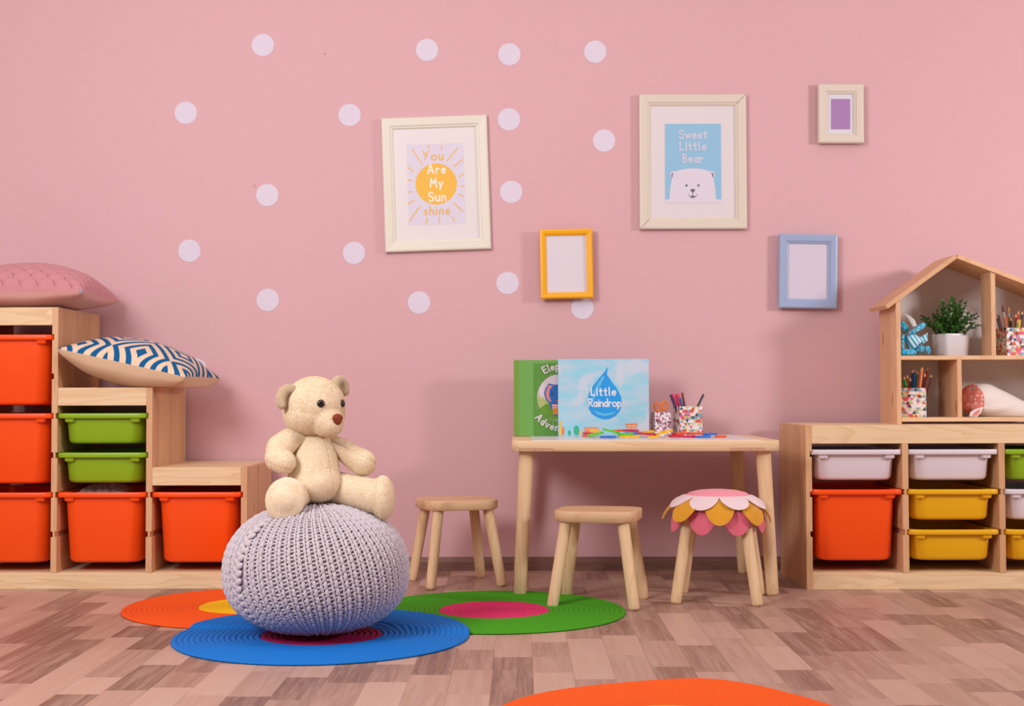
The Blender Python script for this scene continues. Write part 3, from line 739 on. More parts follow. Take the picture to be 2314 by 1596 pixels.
# flower seat pad
def petal_layer(root, n, r0, length, fall, wide, phase, mt, zc, seed, flare=0, wav=.004):
    """half-round felt petals that curve over the rim; fall = the mean angle below level, in degrees"""
    rg = random.Random(seed)
    for i in range(n):
        a0 = 2 * pi * (i + phase) / n; nt_, ns = 12, 20; grid = []
        ph = rg.uniform(0, 6); fl = R(fall + rg.uniform(-3, 3) - flare * max(0, -math.cos(a0)))
        for a in range(nt_ + 1):
            tt = a / nt_; row = []
            for b_ in range(ns + 1):
                s = 2 * b_ / ns - 1
                l = length * (1 - abs(s) ** 2.1) ** .5 * tt; q = l / length
                phi = fl + R(280) * l; rr = r0 + l * math.cos(phi); z = -l * math.sin(phi)
                wv = wav * math.sin(s * 5 + ph) * q * q
                ang = a0 + s * wide * pi / n * (1 - .12 * q)
                px, py, pz = (rr + wv) * math.cos(ang), (rr + wv) * math.sin(ang), zc + z
                # the felt lies on the seat board before it drops over the edge
                lx, ly = px * math.cos(R(6)) - py * math.sin(R(6)), px * math.sin(R(6)) + py * math.cos(R(6))
                inside = lambda k_: math.hypot(max(0, abs(lx * k_) - .061), max(0, abs(ly * k_) - .055)) < .0635 + .0022 * (3 - seed)
                if inside(1) and pz < .0035 + .0022 * (3 - seed):
                    if pz > -.004: pz = .0035 + .0022 * (3 - seed)
                    else:
                        k_ = 1
                        while inside(k_): k_ += .01
                        px *= k_; py *= k_
                row.append((px, py, pz))
            grid.append(row)
        m0 = MB(); off = .0011
        back = [[(x * .985, y * .985, z - off) for x, y, z in r_] for r_ in grid]
        m0.rings(grid, False, False, False); m0.rings(back, False, False, False); m0.rings([grid[-1], back[-1]], False, False, False)
        m0.build('petal', mt, root, fixn=False)
FP = thing('seat_pad', 'flower-shaped felt seat pad with pink centre and white, mustard and pink petals', 'cushion', (.598, 4.172, .2805), R(-6))
pink1, pink2, mus, wht = fab((244, 150, 166), 'pink_felt'), fab((232, 112, 134), 'rose_felt'), fab((222, 156, 44), 'mustard_felt'), fab((236, 212, 216), 'white_felt')
mb = MB(); prof = [(0, .053), (.03, .0528), (.06, .050), (.085, .044), (.100, .035), (.105, .026), (.100, .016), (.085, .006), (.05, .003), (0, .003)]
mb.lathe([(max(r_, .0004), z) for r_, z in prof], 48); mb.build('padded_centre', pink1, FP)
petal_layer(FP, 8, .099, .066, 17, 1.04, .5, wht, .038, 1, 0, .003)
petal_layer(FP, 8, .097, .104, 20, 1.0, .0, mus, .036, 2, 4, .003)
petal_layer(FP, 8, .095, .112, 36, 1.14, .5, pink2, .028, 3, 4, .003)
mb = MB(); mb.tube([(.128, .04, .0), (.137, .035, -.02), (.139, .033, -.05)], .004, 6); mb.build('tie_ribbon', pink2, FP)

# ------------------------------------------------------------------ rugs
def rug_mat(c, name):
    mt, nt, b = newmat(name)
    tc = N(nt, 'ShaderNodeTexCoord'); s = N(nt, 'ShaderNodeSeparateXYZ'); Lk(nt, tc.outputs['Object'], s.inputs[0])
    r_ = math_(nt, 'SQRT', math_(nt, 'ADD', math_(nt, 'MULTIPLY', s.outputs[0], s.outputs[0]), math_(nt, 'MULTIPLY', s.outputs[1], s.outputs[1])))
    a = math_(nt, 'ARCTAN2', s.outputs[1], s.outputs[0])
    arc_ = math_(nt, 'MULTIPLY', math_(nt, 'MULTIPLY', a, 38.0), 10.0)
    rr = math_(nt, 'MULTIPLY', r_, 2 * pi / .0042)
    h = math_(nt, 'MULTIPLY_ADD', math_(nt, 'SINE', math_(nt, 'ADD', arc_, math_(nt, 'MULTIPLY', math_(nt, 'SINE', rr), 1.4))), .5, .5)
    lc = lin(c); Lk(nt, mixc(nt, h, tuple(x * .82 for x in lc), tuple(min(1, x * 1.04) for x in lc)), b.inputs['Base Color'])
    b.inputs['Roughness'].default_value = .8; b.inputs['Specular IOR Level'].default_value = .25
    bump(nt, b, h, .55, .0012); return mt
def rug(name, label, cx, cy, rad, rc, c_out, c_in, lift=None, th=.0085, wob=0):
    t = thing(name, label, 'rug', (cx, cy, 0), group='round braided rugs')
    step = .0148; seg = 240
    def zoff(x, y):
        return lift(cx + x, cy + y) if lift else 0
    def part(nm, ra, rb, c):
        n = max(2, round((rb - ra) / step)); st = (rb - ra) / n; prof = []
        for i in range(n):
            for k_ in range(6):
                q = k_ / 6; prof.append((ra + (i + q) * st, th - .0042 * (1 - math.sin(pi * q) ** .55)))
        prof.append((rb, th - .003))
        if nm == 'border': prof += [(rb + .0018, th - .005), (rb + .0012, .0015), (rb - .002, 0), (ra, 0)]
        rs = []
        for r_, z in prof:
            r_ = max(r_, .0005)
            rs.append([((r_ * (1 + wob * math.sin(3 * a + 1) * r_ / rad)) * math.cos(a), (r_ * (1 + wob * math.sin(3 * a + 1) * r_ / rad)) * math.sin(a), z) for a in [2 * pi * j / seg for j in range(seg)]])
        rs = [[(x, y, z + zoff(x, y)) for x, y, z in r_] for r_ in rs]
        mb = MB(); mb.rings(rs, False, False); mb.build(nm, rug_mat(c, nm + '_%d%d%d' % c), t, fixn=True)
    part('border', rc, rad, c_out); part('centre_disc', 0, rc, c_in)
    return t
def sst(x): x = max(0, min(1, x)); return x * x * (3 - 2 * x)
GC, OC = (-.078, 3.938), (-.786, 4.02)
def lift_blue(x, y):
    d1 = .378 - math.hypot(x - GC[0], y - GC[1]); d2 = .375 - math.hypot(x - OC[0], y - OC[1])
    return .0095 * max(sst((d1 + .035) / .033), sst((d2 + .035) / .033))
rug('round_rug', 'round blue braided rug under the knitted pouf, with a dark magenta centre', -.514, 3.535, .377, .155, (20, 122, 214), (170, 22, 84), lift_blue, wob=.004)
rug('round_rug', 'round green braided rug with a pink centre, under a stool leg', GC[0], GC[1], .375, .158, (72, 160, 24), (226, 52, 110), wob=-.003)
rug('round_rug', 'round orange braided rug with a yellow centre, behind the blue rug', OC[0], OC[1], .372, .156, (250, 92, 24), (252, 192, 14), wob=.003)
def lift_front(x, y):
    a = math.atan2(y - 2.575, x - .285); r_ = math.hypot(x - .285, y - 2.575)
    return .014 * sst((r_ - .16) / .2) * math.exp(-((a - 1.22) / .45) ** 2)
rug('round_rug', 'round orange braided rug with a rippled edge, nearest the camera', .285, 2.575, .358, .15, (252, 98, 28), (252, 192, 14), lift_front, wob=.01)

# ------------------------------------------------------------------ knitted pouf
PC = Vector((-.527, 3.53, 0)); PR, PZ0, PZT, PZB = .231, .158, .173, .148
def pouf_pt(lat, az, off=0):
    """lat from -90 (bottom) to 90 (top); a squashed ball"""
    n = 2.25; s, c_ = math.sin(lat), math.cos(lat)
    pt = PZT if s >= 0 else PZB
    k_ = (abs(c_) ** n + abs(s) ** n) ** (-1 / n)
    r_ = PR * c_ * k_ ; z = pt * s * k_
    # rough normal
    nr, nz = (abs(r_) / PR) ** (n - 1) / PR, math.copysign((abs(z) / pt) ** (n - 1) / pt, z); ln = math.hypot(nr, nz) or 1
    nr, nz = nr / ln, nz / ln
    r_ += nr * off; z += nz * off
    return Vector((r_ * math.cos(az), r_ * math.sin(az), max(z + PZ0, .0))), Vector((nr * math.cos(az), nr * math.sin(az), nz))
pouf = thing('knitted_pouf', 'round pale grey chunky knitted pouf on the blue rug, under the teddy bear', 'pouf', (PC.x, PC.y, .0095))
def yarn_mat():
    mt, nt, b = newmat('grey_cotton_yarn')
    tc = N(nt, 'ShaderNodeTexCoord'); mp = N(nt, 'ShaderNodeMapping'); mp.inputs['Scale'].default_value = (900, 900, 160); Lk(nt, tc.outputs['Object'], mp.inputs[0])
    n = N(nt, 'ShaderNodeTexNoise', _Scale=1.0, _Detail=3.0); Lk(nt, mp.outputs[0], n.inputs['Vector'])
    Lk(nt, mixc(nt, n.outputs[0], lin((184, 173, 181)), lin((230, 221, 228))), b.inputs['Base Color']); b.inputs['Roughness'].default_value = .9
    b.inputs['Specular IOR Level'].default_value = .1; bump(nt, b, n.outputs[0], .5, .0012); return mt
YARN = yarn_mat()
NW = 56; ds = .0188
# rows along the meridian with equal arc steps
lats = [R(-86)]
while lats[-1] < R(86):
    p0 = pouf_pt(lats[-1], 0)[0]; l = lats[-1]
    while (pouf_pt(l, 0)[0] - p0).length < ds and l < R(87): l += .004
    lats.append(l)
TW = -.16
def warp(az, lat): return az + TW * (lat - .1) * .9
VV, FF = [], []
def bean(c_, ax, nrm, L_, Wd, Ht, seg=8, rings=5):
    """a plump strand segment: long axis ax, flattened along the surface normal"""
    sd = nrm.cross(ax).normalized(); base = len(VV)
    for i in range(rings + 1):
        a = -pi / 2 + pi * i / rings; cc = math.cos(a) ** .6 if 0 < i < rings else .12
        for j in range(seg):
            q = 2 * pi * j / seg
            VV.append(tuple(c_ + ax * (math.sin(a) * L_) + sd * (math.cos(q) * Wd * cc) + nrm * (math.sin(q) * Ht * cc)))
    for i in range(rings):
        for j in range(seg):
            k_ = (j + 1) % seg; FF.append((base + i * seg + j, base + i * seg + k_, base + (i + 1) * seg + k_, base + (i + 1) * seg + j))
rg = random.Random(11)
SEAM = R(-90 - 47)
for wi in range(NW):
    az0 = 2 * pi * wi / NW
    for li in range(len(lats) - 1):
        half = (wi % 2) * .12
        lat = lats[li] + (lats[li + 1] - lats[li]) * half
        az = warp(az0, lat)
        P0, n0 = pouf_pt(lat, az, .0)
        circ = math.hypot(P0.x, P0.y) * 2 * pi / NW
        dv = 1
        while circ * dv < .0165 and dv < 8: dv *= 2
        if wi % dv: continue
        circ *= dv
        P1, _ = pouf_pt(lat + .05, warp(az0, lat + .05), 0); upv = (P1 - P0).normalized(); side = n0.cross(upv).normalized() * -1
        sd = ((az - SEAM + pi) % (2 * pi)) - pi
        jit = lambda s_: rg.uniform(-s_, s_)
        dA = circ
        if abs(sd) < .075 and abs(lat) < 1.25: continue
        k_ = min(1, circ / .0245)
        bean(P0 + n0 * (.0040 + jit(.0006)), (upv + side * (.06 + jit(.07))).normalized(), n0, .0118, .0050 * k_, .0052)
        bean(P0 + side * dA * .60 + upv * .005 + n0 * (.0030 + jit(.0005)), (upv - side * (.08 + jit(.05))).normalized(), n0, .0125, .0038 * k_, .0044)
        for du, sl, ps in ((.0012, .16, .27), (.0104, -.22, .30), (.0012 + .003, .2, .84), (.0104 + .003, -.12, .80)):
            bean(P0 + side * dA * ps + upv * (du + jit(.0006)) + n0 * (.0012 + jit(.0004)), (side + upv * (sl + jit(.1))).normalized(), n0, .0064 * k_, .0034, .0042, 6, 4)
for li in range(3, len(lats) - 3):      # the seam: chunky crossing strands
    for q, sl, L_ in ((0, .42, .0150), (.5, -.38, .0135)):
        lat = lats[li] + (lats[li + 1] - lats[li]) * q
        P0, n0 = pouf_pt(lat, SEAM, 0); P1, _ = pouf_pt(lat + .05, SEAM, 0); upv = (P1 - P0).normalized(); side = n0.cross(upv).normalized() * -1
        sh = -.006 if q else .007
        bean(P0 + side * sh + n0 * .0040, (side + upv * (sl + rg.uniform(-.12, .12))).normalized(), n0, L_, .0088, .0056)
meshobj('knitted_cover', np.array(VV), FF, YARN, pouf)
mb = MB(); rs = []
for i in range(41):
    lat = -pi / 2 + pi * i / 40
    rs.append([tuple(pouf_pt(lat * .9999, 2 * pi * j / 96, -.0012)[0]) for j in range(96)])
mb.rings(rs, True, True); mb.build('inner_lining', flat((176, 160, 170), .95, 'shade_toned_lining'), pouf)  # colour set darker than the yarn to stand for shade between the stitches

# ------------------------------------------------------------------ teddy bear
BR = Vector((-.527, 3.52, .3405)) 
bear = thing('teddy_bear', 'cream plush teddy bear sitting on the grey knitted pouf, facing the table', 'teddy bear', BR)
def bp(u, v, d): return at(u, v, 3.53 + d) - BR
def dr(az, el=0): a = R(az + 8.5); e = R(el); return Vector((math.sin(a) * math.cos(e), -math.cos(a) * math.cos(e), math.sin(e)))
def basis(f, roll=0):
    f = f.normalized(); s_ = f.cross(Vector((0, 0, 1))).normalized(); u_ = s_.cross(f).normalized()
    M = Matrix((s_, f, u_)).transposed(); return M @ Matrix.Rotation(R(roll), 3, 'Y')
PX = 1 / 875
def plush(name='cream_plush', c=(240, 214, 174)):
    mt, nt, b = newmat(name)
    tc = N(nt, 'ShaderNodeTexCoord'); n = N(nt, 'ShaderNodeTexNoise', _Scale=45.0, _Detail=4.0); Lk(nt, tc.outputs['Object'], n.inputs['Vector'])
    lc = lin(c); Lk(nt, mixc(nt, n.outputs[0], lin((246, 220, 180)), lin((254, 240, 218))), b.inputs['Base Color'])
    b.inputs['Roughness'].default_value = .95; b.inputs['Specular IOR Level'].default_value = .08
    b.inputs['Sheen Weight'].default_value = .25; b.inputs['Sheen Roughness'].default_value = .5
    n2 = N(nt, 'ShaderNodeTexNoise', _Scale=420.0, _Detail=3.0); Lk(nt, tc.outputs['Object'], n2.inputs['Vector']); bump(nt, b, n2.outputs[0], .5, .002)
    return mt
PLU = plush()
FD = 39
HC = bp(710, 918, -.01)
fw = dr(FD)
Hb = basis(fw, 0)
def crease(V, Fs, p0, p1, nrm_plane, depth=.003, width=.003, front=None):
    """press a stitched seam into the plush where the surface crosses a plane"""
    Nn, _, _ = vnormals(V, Fs); d = (V - np.array(p0)) @ np.array(nrm_plane)
    w_ = np.exp(-(d / width) ** 2)
    if front is not None: w_ = w_ * ((V - np.array(p0)) @ np.array(front) > 0)
    return V - Nn * (w_ * depth)[:, None]
fur = dict(length=.0025, width=.0005)
# torso
V, Fs = blob([('c', [bp(712, 1002, .0), bp(711, 1040, -.008), bp(710, 1078, -.012)], [.045, .060, .067]), ('e', bp(714, 1090, -.020) + fw * .004, (.062, .062, .052))], .0035, 10)
sidev = dr(FD + 90)
V = crease(V, Fs, bp(711, 1060, -.01), None, sidev, .0018, .0014, fw)
furred('torso', V, Fs, PLU, bear, 42000, **fur)
# head with muzzle
mz = HC + fw * .053 + Vector((0, 0, -.040))
V, Fs = blob([('e', HC, (.0815, .078, .0765), Hb), ('e', HC + Vector((0, 0, -.022)), (.083, .073, .056), Hb),
              ('e', mz, (.0425, .040, .0385), Hb), ('e', mz + fw * .006 + Vector((0, 0, -.008)), (.037, .036, .030), Hb)], .0035, 8)
head = furred('head', V, Fs, PLU, bear, 60000, **fur)
nose = mz + fw * .0405 + Vector((0, 0, .010))
Vn, Fn = blob([('e', nose, (.0168, .0070, .0115), Hb), ('e', nose - Vector((0, 0, .006)), (.0125, .0068, .0118), Hb)], .0014, 6)
meshobj('nose', Vn, Fn, flat((142, 62, 34), .6, 'brown_nose_felt', spec=.3), bear)
for az in (12.5, 67):
    e_ = HC + dr(az, 5) * .0785
    mb = MB(); mb.ell(e_, (.0100, .0058, .0100), basis(dr(az, 5)), 20, 12); mb.build('eye', flat((22, 10, 12), .08, 'dark_glass_eye', spec=.8), bear)
for (u, v, az, d, tilt, sc_) in ((651, 901, -51, .0, -18, 1.0), (768, 878, 129, .0, 22, .92)):
    ec = HC + dr(az) * .071; ec = Vector((ec.x, ec.y, bp(u, v, 0).z)); ec += (bp(u, v, ec.y + BR.y - 3.53) - ec) * Vector((1, 0, 0)).x * 0
    tgt = bp(u, v, ec.y + BR.y - 3.53); ec = Vector((tgt.x, ec.y, tgt.z))
    B = basis(dr(FD - 8 if az < 0 else FD + 8), tilt); items = []
    ring_ = [ec + B @ Vector((.0215 * sc_ * math.cos(R(q)), 0, .0255 * sc_ * math.sin(R(q)))) for q in range(-50, 235, 15)]
    items.append(('c', ring_, [.0115 * sc_] * len(ring_)))
    items.append(('e', ec - dr(FD) * .006, (.024 * sc_, .008, .028 * sc_), B))
    V, Fs = blob(items, .003, 5)
    furred('ear', V, Fs, PLU, bear, 30000, **fur)
# arms
V, Fs = blob([('c', [bp(678, 990, -.02), bp(656, 994, -.035), bp(633, 1012, -.05), bp(628, 1036, -.065), bp(643, 1045, -.08)], [.026, .031, .034, .0325, .029])], .0032, 8)
V = crease(V, Fs, bp(636, 1052, -.08), None, Vector((.25, -.2, .95)).normalized(), .002, .0018)
furred('arm', V, Fs, PLU, bear, 21000, **fur)
V, Fs = blob([('c', [bp(748, 1003, .005), bp(774, 1014, .01), bp(800, 1034, .012), bp(821, 1046, .010)], [.024, .0265, .0305, .0335])], .0032, 8)
V = crease(V, Fs, bp(800, 1022, .0), None, Vector((.45, .1, .9)).normalized(), .0028, .002)
furred('arm', V, Fs, PLU, bear, 21000, **fur)
# legs with round soles
f1 = dr(-14, -4); c1 = bp(645, 1128, -.118)
V, Fs = blob([('c', [bp(694, 1104, -.02), bp(664, 1118, -.07), c1 - f1 * .018], [.036, .038, .046]), ('e', c1, (.0510, .018, .0575), basis(f1, -32))], .0035, 8)
leg1 = furred('leg', V, Fs, PLU, bear, 12000, **fur)
f2 = dr(74, 2); c2 = bp(869, 1125, -.02)
V, Fs = blob([('c', [bp(742, 1100, .012), bp(792, 1109, .002), bp(846, 1122, -.014)], [.043, .041, .044]), ('e', c2 - f2 * .004, (.045, .030, .0575), basis(f2, 0))], .0035, 8)
V = crease(V, Fs, c2 - f2 * .014, None, f2, .0028, .002)
furred('leg', V, Fs, PLU, bear, 34000, **fur)

# ------------------------------------------------------------------ books on the table
def book(name, label, x0, x1, z1, yf, th, cover, spine, paper_c=(235, 228, 220)):
    t = thing(name, label, 'book', ((x0 + x1) / 2, yf, HT + .0012)); wd = x1 - x0; h = z1 - HT - .0012
    MB().box(-wd / 2, wd / 2, 0, .003, 0, h, .0008).build('front_cover', cover, t)
    MB().box(-wd / 2, wd / 2, th - .003, th, 0, h, .0008).build('back_cover', cover, t)
    MB().box(-wd / 2 + .001, wd / 2 - .005, .003, th - .003, .003, h - .003, .0003).build('pages', flat(paper_c, .8), t)
    return t
pA, pB = at(1261, 812, 4.655), at(1466, 814, 4.655)
def raincover():
    mt, nt, b = newmat('painted_sky_cover')
    tc = N(nt, 'ShaderNodeTexCoord'); mp = N(nt, 'ShaderNodeMapping'); mp.inputs['Rotation'].default_value = (0, R(35), 0); mp.inputs['Scale'].default_value = (9, 9, 34)
    Lk(nt, tc.outputs['Object'], mp.inputs[0]); n = N(nt, 'ShaderNodeTexNoise', _Scale=1.0, _Detail=4.0); Lk(nt, mp.outputs[0], n.inputs['Vector'])
    r_ = N(nt, 'ShaderNodeMapRange'); Lk(nt, n.outputs[0], r_.inputs[0]); r_.inputs[1].default_value = .38; r_.inputs[2].default_value = .62
    n2 = N(nt, 'ShaderNodeTexNoise', _Scale=11.0, _Detail=2.0); Lk(nt, tc.outputs['Object'], n2.inputs['Vector'])
    r2 = N(nt, 'ShaderNodeMapRange'); Lk(nt, n2.outputs[0], r2.inputs[0]); r2.inputs[1].default_value = .53; r2.inputs[2].default_value = .60
    c = mixc(nt, r_.outputs[0], lin((150, 215, 236)), lin((186, 213, 232)))
    Lk(nt, mixc(nt, math_(nt, 'MULTIPLY', r2.outputs[0], .8), c, lin((208, 216, 232))), b.inputs['Base Color']); b.inputs['Roughness'].default_value = .35; return mt
t = book('picture_book', 'pale blue picture book with a raindrop cover, standing in front of the green book', pA.x, pB.x, pA.z, 4.655, .016, raincover(), None)
cv = Canvas(1363.5, 986, 4.655 / F); cv.layer = 1
dropc = []
for i in range(41):
    a = R(-90 + 360 * i / 40)
    x = 39 * math.cos(a); y = 39 * math.sin(a)
    dropc.append((x, y))
tip = (1372, 829)
drop = [(1374, 829), (1371, 846), (1381, 862), (1394, 879), (1403, 897), (1405, 912), (1401, 928), (1391, 940), (1378, 947), (1364, 948), (1350, 944), (1337, 936), (1329, 922), (1327, 905), (1331, 888), (1341, 871), (1354, 855), (1365, 842)]
cv.poly(drop, (26, 156, 236)); cv.layer = 2
cv.poly([(1362, 850), (1366, 852), (1356, 872), (1346, 890), (1341, 908), (1338, 906), (1340, 888), (1350, 868)], (96, 190, 238))
cv.poly([(1338, 926), (1350, 937), (1366, 941), (1384, 937), (1395, 925), (1386, 932), (1366, 935), (1350, 931)], (92, 190, 240))
cv.layer = 3
cv.ctext('Little', 1363, 894, 18, 3.0, (232, 236, 244), gap=.26); cv.ctext('Raindrop', 1366, 919, 17, 2.8, (232, 236, 244), gap=.16)
for (x0, y0_, x1, y1_, c) in ((1264, 951, 1269, 984, (238, 196, 80)), (1269, 966, 1274, 982, (226, 130, 80)), (1320, 966, 1350, 980, (232, 140, 90)), (1332, 970, 1355, 981, (240, 190, 70))):
    cv.rect(x0, y0_, x1, y1_, c)
cv.poly([(1413, 958), (1439, 957), (1436, 974), (1418, 974)], (230, 140, 80))
for i in range(4):
    cv.layer = 4
    cv.rect(1417 + i * 5.2, 962, 1420 + i * 5.2, 964.5, (238, 226, 222)); cv.rect(1418 + i * 4.9, 967, 1420.5 + i * 4.9, 969.5, (238, 226, 222)); cv.rect(1323 + i * 6.5, 969, 1326 + i * 6.5, 971.5, (238, 214, 200))
cv.layer = 3
for x, y, h in ((1286, 984, 6), (1302, 984, 11)): cv.oval(x, y - h, h * .55, h, (52, 182, 146), 24)
cv.oval(1311, 978, 3, 5, (240, 200, 90), 16)
cv.build('cover_print', t, (0, -.0003, 0))
pA, pB = at(1163, 814, 4.69), at(1398, 814, 4.69)
gcov = flat((112, 172, 84), .4, 'green_cover')
t = book('picture_book', 'green picture book with an elephant on its cover, half behind the blue book', pA.x, pB.x, pA.z, 4.685, .030, gcov, None)
wd = pB.x - pA.x; h = pA.z - HT - .0012
MB().box(-wd / 2 - .003, -wd / 2 + .014, -.0012, .031, 0, h, .002).build('spine', flat((118, 160, 58), .45), t)
cv = Canvas(1280.5, 986.5, 4.69 / F); cv.layer = 1
cv.rect(1206, 823, 1396, 986, (86, 146, 56)); cv.layer = 2
cv.oval(1262, 900, 48, 52, (214, 202, 214), 60); 
rg2 = random.Random(4)
for i in range(22):
    a = R(110 + 170 * i / 21); x, y = 1262 + 49 * math.cos(a), 900 - 53 * math.sin(a)
    L_ = rg2.uniform(8, 18); b_ = a + rg2.uniform(-.5, .5)
    cv.layer = 1.5; cv.poly([(x - 2, y), (x + 2, y + 2), (x + L_ * math.cos(b_), y - L_ * math.sin(b_))], (120, 160, 70))
cv.layer = 3
cv.poly([(1215, 905), (1218, 889), (1222, 902), (1226, 897), (1230, 906), (1236, 896), (1240, 908), (1262, 914), (1300, 908), (1300, 925), (1219, 925)], (176, 186, 110))
cv.layer = 4
cv.poly([(1218, 925), (1232, 915), (1252, 912), (1280, 914), (1306, 924), (1296, 940), (1275, 950), (1250, 950), (1230, 941)], (98, 152, 42))
cv.layer = 5; EB = (20, 104, 186)
cv.poly([(1240, 868), (1248, 870), (1266, 872), (1286, 870), (1288, 890), (1280, 908), (1262, 914), (1240, 913), (1232, 902), (1229, 890), (1233, 878)], EB)
cv.oval(1262, 892, 19, 22, EB)
cv.layer = 6; cv.poly([(1239, 872), (1249, 873), (1242, 882), (1240, 895), (1246, 909), (1241, 909), (1234, 899), (1233, 888)], (224, 142, 142))
cv.oval(1247.5, 891.5, 2, 2.6, (60, 40, 40), 14); cv.oval(1258, 907, 3, 2, (200, 60, 70), 12)
cv.rect(1246, 913, 1276, 924, (238, 228, 234)); cv.layer = 7
cv.rect(1246, 913, 1276, 916, (176, 46, 66)); cv.rect(1246, 919, 1276, 921.5, (176, 46, 66)); cv.poly([(1248, 923), (1274, 923), (1272, 938), (1250, 938)], (222, 132, 34))
cv.rect(1243, 914, 1247, 926, EB); cv.rect(1250, 938, 1258, 941, EB); cv.rect(1264, 938, 1271, 941, EB)
TXT = (226, 216, 220)
cv.text('Elephant', 0, 0, 15, 2.6, TXT, path=lambda s: (1262 - 58 * math.cos(R(58) + s / 66), 900 - 64 * math.sin(R(58) + s / 66), -(pi / 2 - R(58) - s / 66)), serif=True, gap=.32)
cv.text('Adventure', 0, 0, 15, 2.6, TXT, path=lambda s: (1262 - 66 * math.cos(R(38) + s / 72), 900 + 74 * math.sin(R(38) + s / 72), (pi / 2 - R(38) - s / 72)), serif=True, gap=.46)
cv.build('cover_print', t, (0, -.0006, 0))

# ------------------------------------------------------------------ cups, pencils
TRI = [(236, 230, 232), (218, 84, 46), (54, 48, 74), (206, 200, 140), (132, 160, 182), (226, 92, 140), (240, 214, 200), (232, 226, 226), (214, 96, 60)]
def tri_panel(mb, P0, U, Vv, n_, w_, h_, cell, rg, off=.0004):
    """triangle tiling on one face of a cup"""
    U = Vector(U); Vv = Vector(Vv); n_ = Vector(n_); rows = round(h_ / (cell * .86)); ch = h_ / rows; cols = round(w_ / cell); cw = w_ / cols
    P0 = Vector(P0) + n_ * off
    for r_ in range(rows):
        for c_ in range(-1, cols * 2 + 1):
            x = c_ * cw / 2; upt = (c_ + r_) % 2 == 0
            tri = [(x, 0), (x + cw, 0), (x + cw / 2, ch)] if upt else [(x, ch), (x + cw / 2, 0), (x + cw, ch)]
            tri = [(min(max(a, 0), w_), b_) for a, b_ in tri]
            if max(a for a, _ in tri) - min(a for a, _ in tri) < .0005: continue
            mb.add([P0 + U * a + Vv * (r_ * ch + b_) for a, b_ in tri], [[0, 1, 2]], 1 + rg.choice([0, 0, 0, 1, 1, 2, 3, 3, 4, 4, 5, 6, 7]))
def cup(name, label, loc, rz, s, h, cell, tiny=False, seed=1):
    t = thing(name, label, 'pencil cup', loc, rz)
    rg = random.Random(seed); mb = MB(); w2 = s / 2; k_ = .003
    o_ = lambda r_, z: [(x, y, z) for x, y in ((-r_, -r_), (r_, -r_), (r_, r_), (-r_, r_))]
    mb.rings([o_(w2, 0), o_(w2, h), o_(w2 - k_, h), o_(w2 - k_, k_)], True, True, smooth=False)
    for P0, U, n_ in (((-w2, -w2, 0), (1, 0, 0), (0, -1, 0)), ((w2, -w2, 0), (0, 1, 0), (1, 0, 0)), ((w2, w2, 0), (-1, 0, 0), (0, 1, 0)), ((-w2, w2, 0), (0, -1, 0), (-1, 0, 0))):
        tri_panel(mb, P0, U, (0, 0, 1), n_, s, h, cell, rg)
    pal = [(228, 222, 224)] + (TRI if not tiny else [(238, 232, 234), (176, 84, 110), (74, 60, 84), (238, 230, 232), (150, 120, 140), (214, 110, 140), (238, 220, 222), (236, 230, 232), (200, 90, 100)])
    mb.build('cup_body', [flat(c, .5) for c in pal], t, fixn=False)
    return t
def pencil(label, base, tip, r, c, kind='pencil', group=None):
    base, tip = Vector(base), Vector(tip); d = tip - base; L_ = d.length
    nm = {'pencil': 'coloured_pencil', 'pen': 'felt_pen', 'brush': 'paint_brush'}[kind]
    t = thing(nm, label, kind if kind != 'brush' else 'paint brush', base, group=group, rot=d.to_track_quat('Z', 'Y').to_euler())
    cm = flat(c, .35)
    if kind == 'pencil':
        MB().tube([(0, 0, 0), (0, 0, L_ - .014)], r, 6).build('barrel', cm, t)
        MB().tube([(0, 0, L_ - .014), (0, 0, L_ - .004)], [r, r * .35], 10).build('sharpened_end', flat((232, 186, 140), .6), t)
        MB().tube([(0, 0, L_ - .004), (0, 0, L_)], [r * .35, r * .08], 8).build('lead', cm, t)
    elif kind == 'pen':
        MB().tube([(0, 0, 0), (0, 0, L_ * .6)], r * .9, 12).build('barrel', cm, t)
        MB().tube([(0, 0, L_ * .6), (0, 0, L_ - .003), (0, 0, L_)], [r, r, r * .7], 12).build('cap', cm, t)
    else:
        MB().tube([(0, 0, 0), (0, 0, L_ * .75)], [r * .6, r], 8).build('handle', flat((196, 140, 80), .4), t)
        MB().tube([(0, 0, L_ * .75), (0, 0, L_ * .86)], r, 8).build('ferrule', flat((190, 190, 195), .25), t)
        MB().tube([(0, 0, L_ * .86), (0, 0, L_ * .93), (0, 0, L_)], [r, r * 1.3, r * .3], 8).build('bristles', cm, t)
    return t
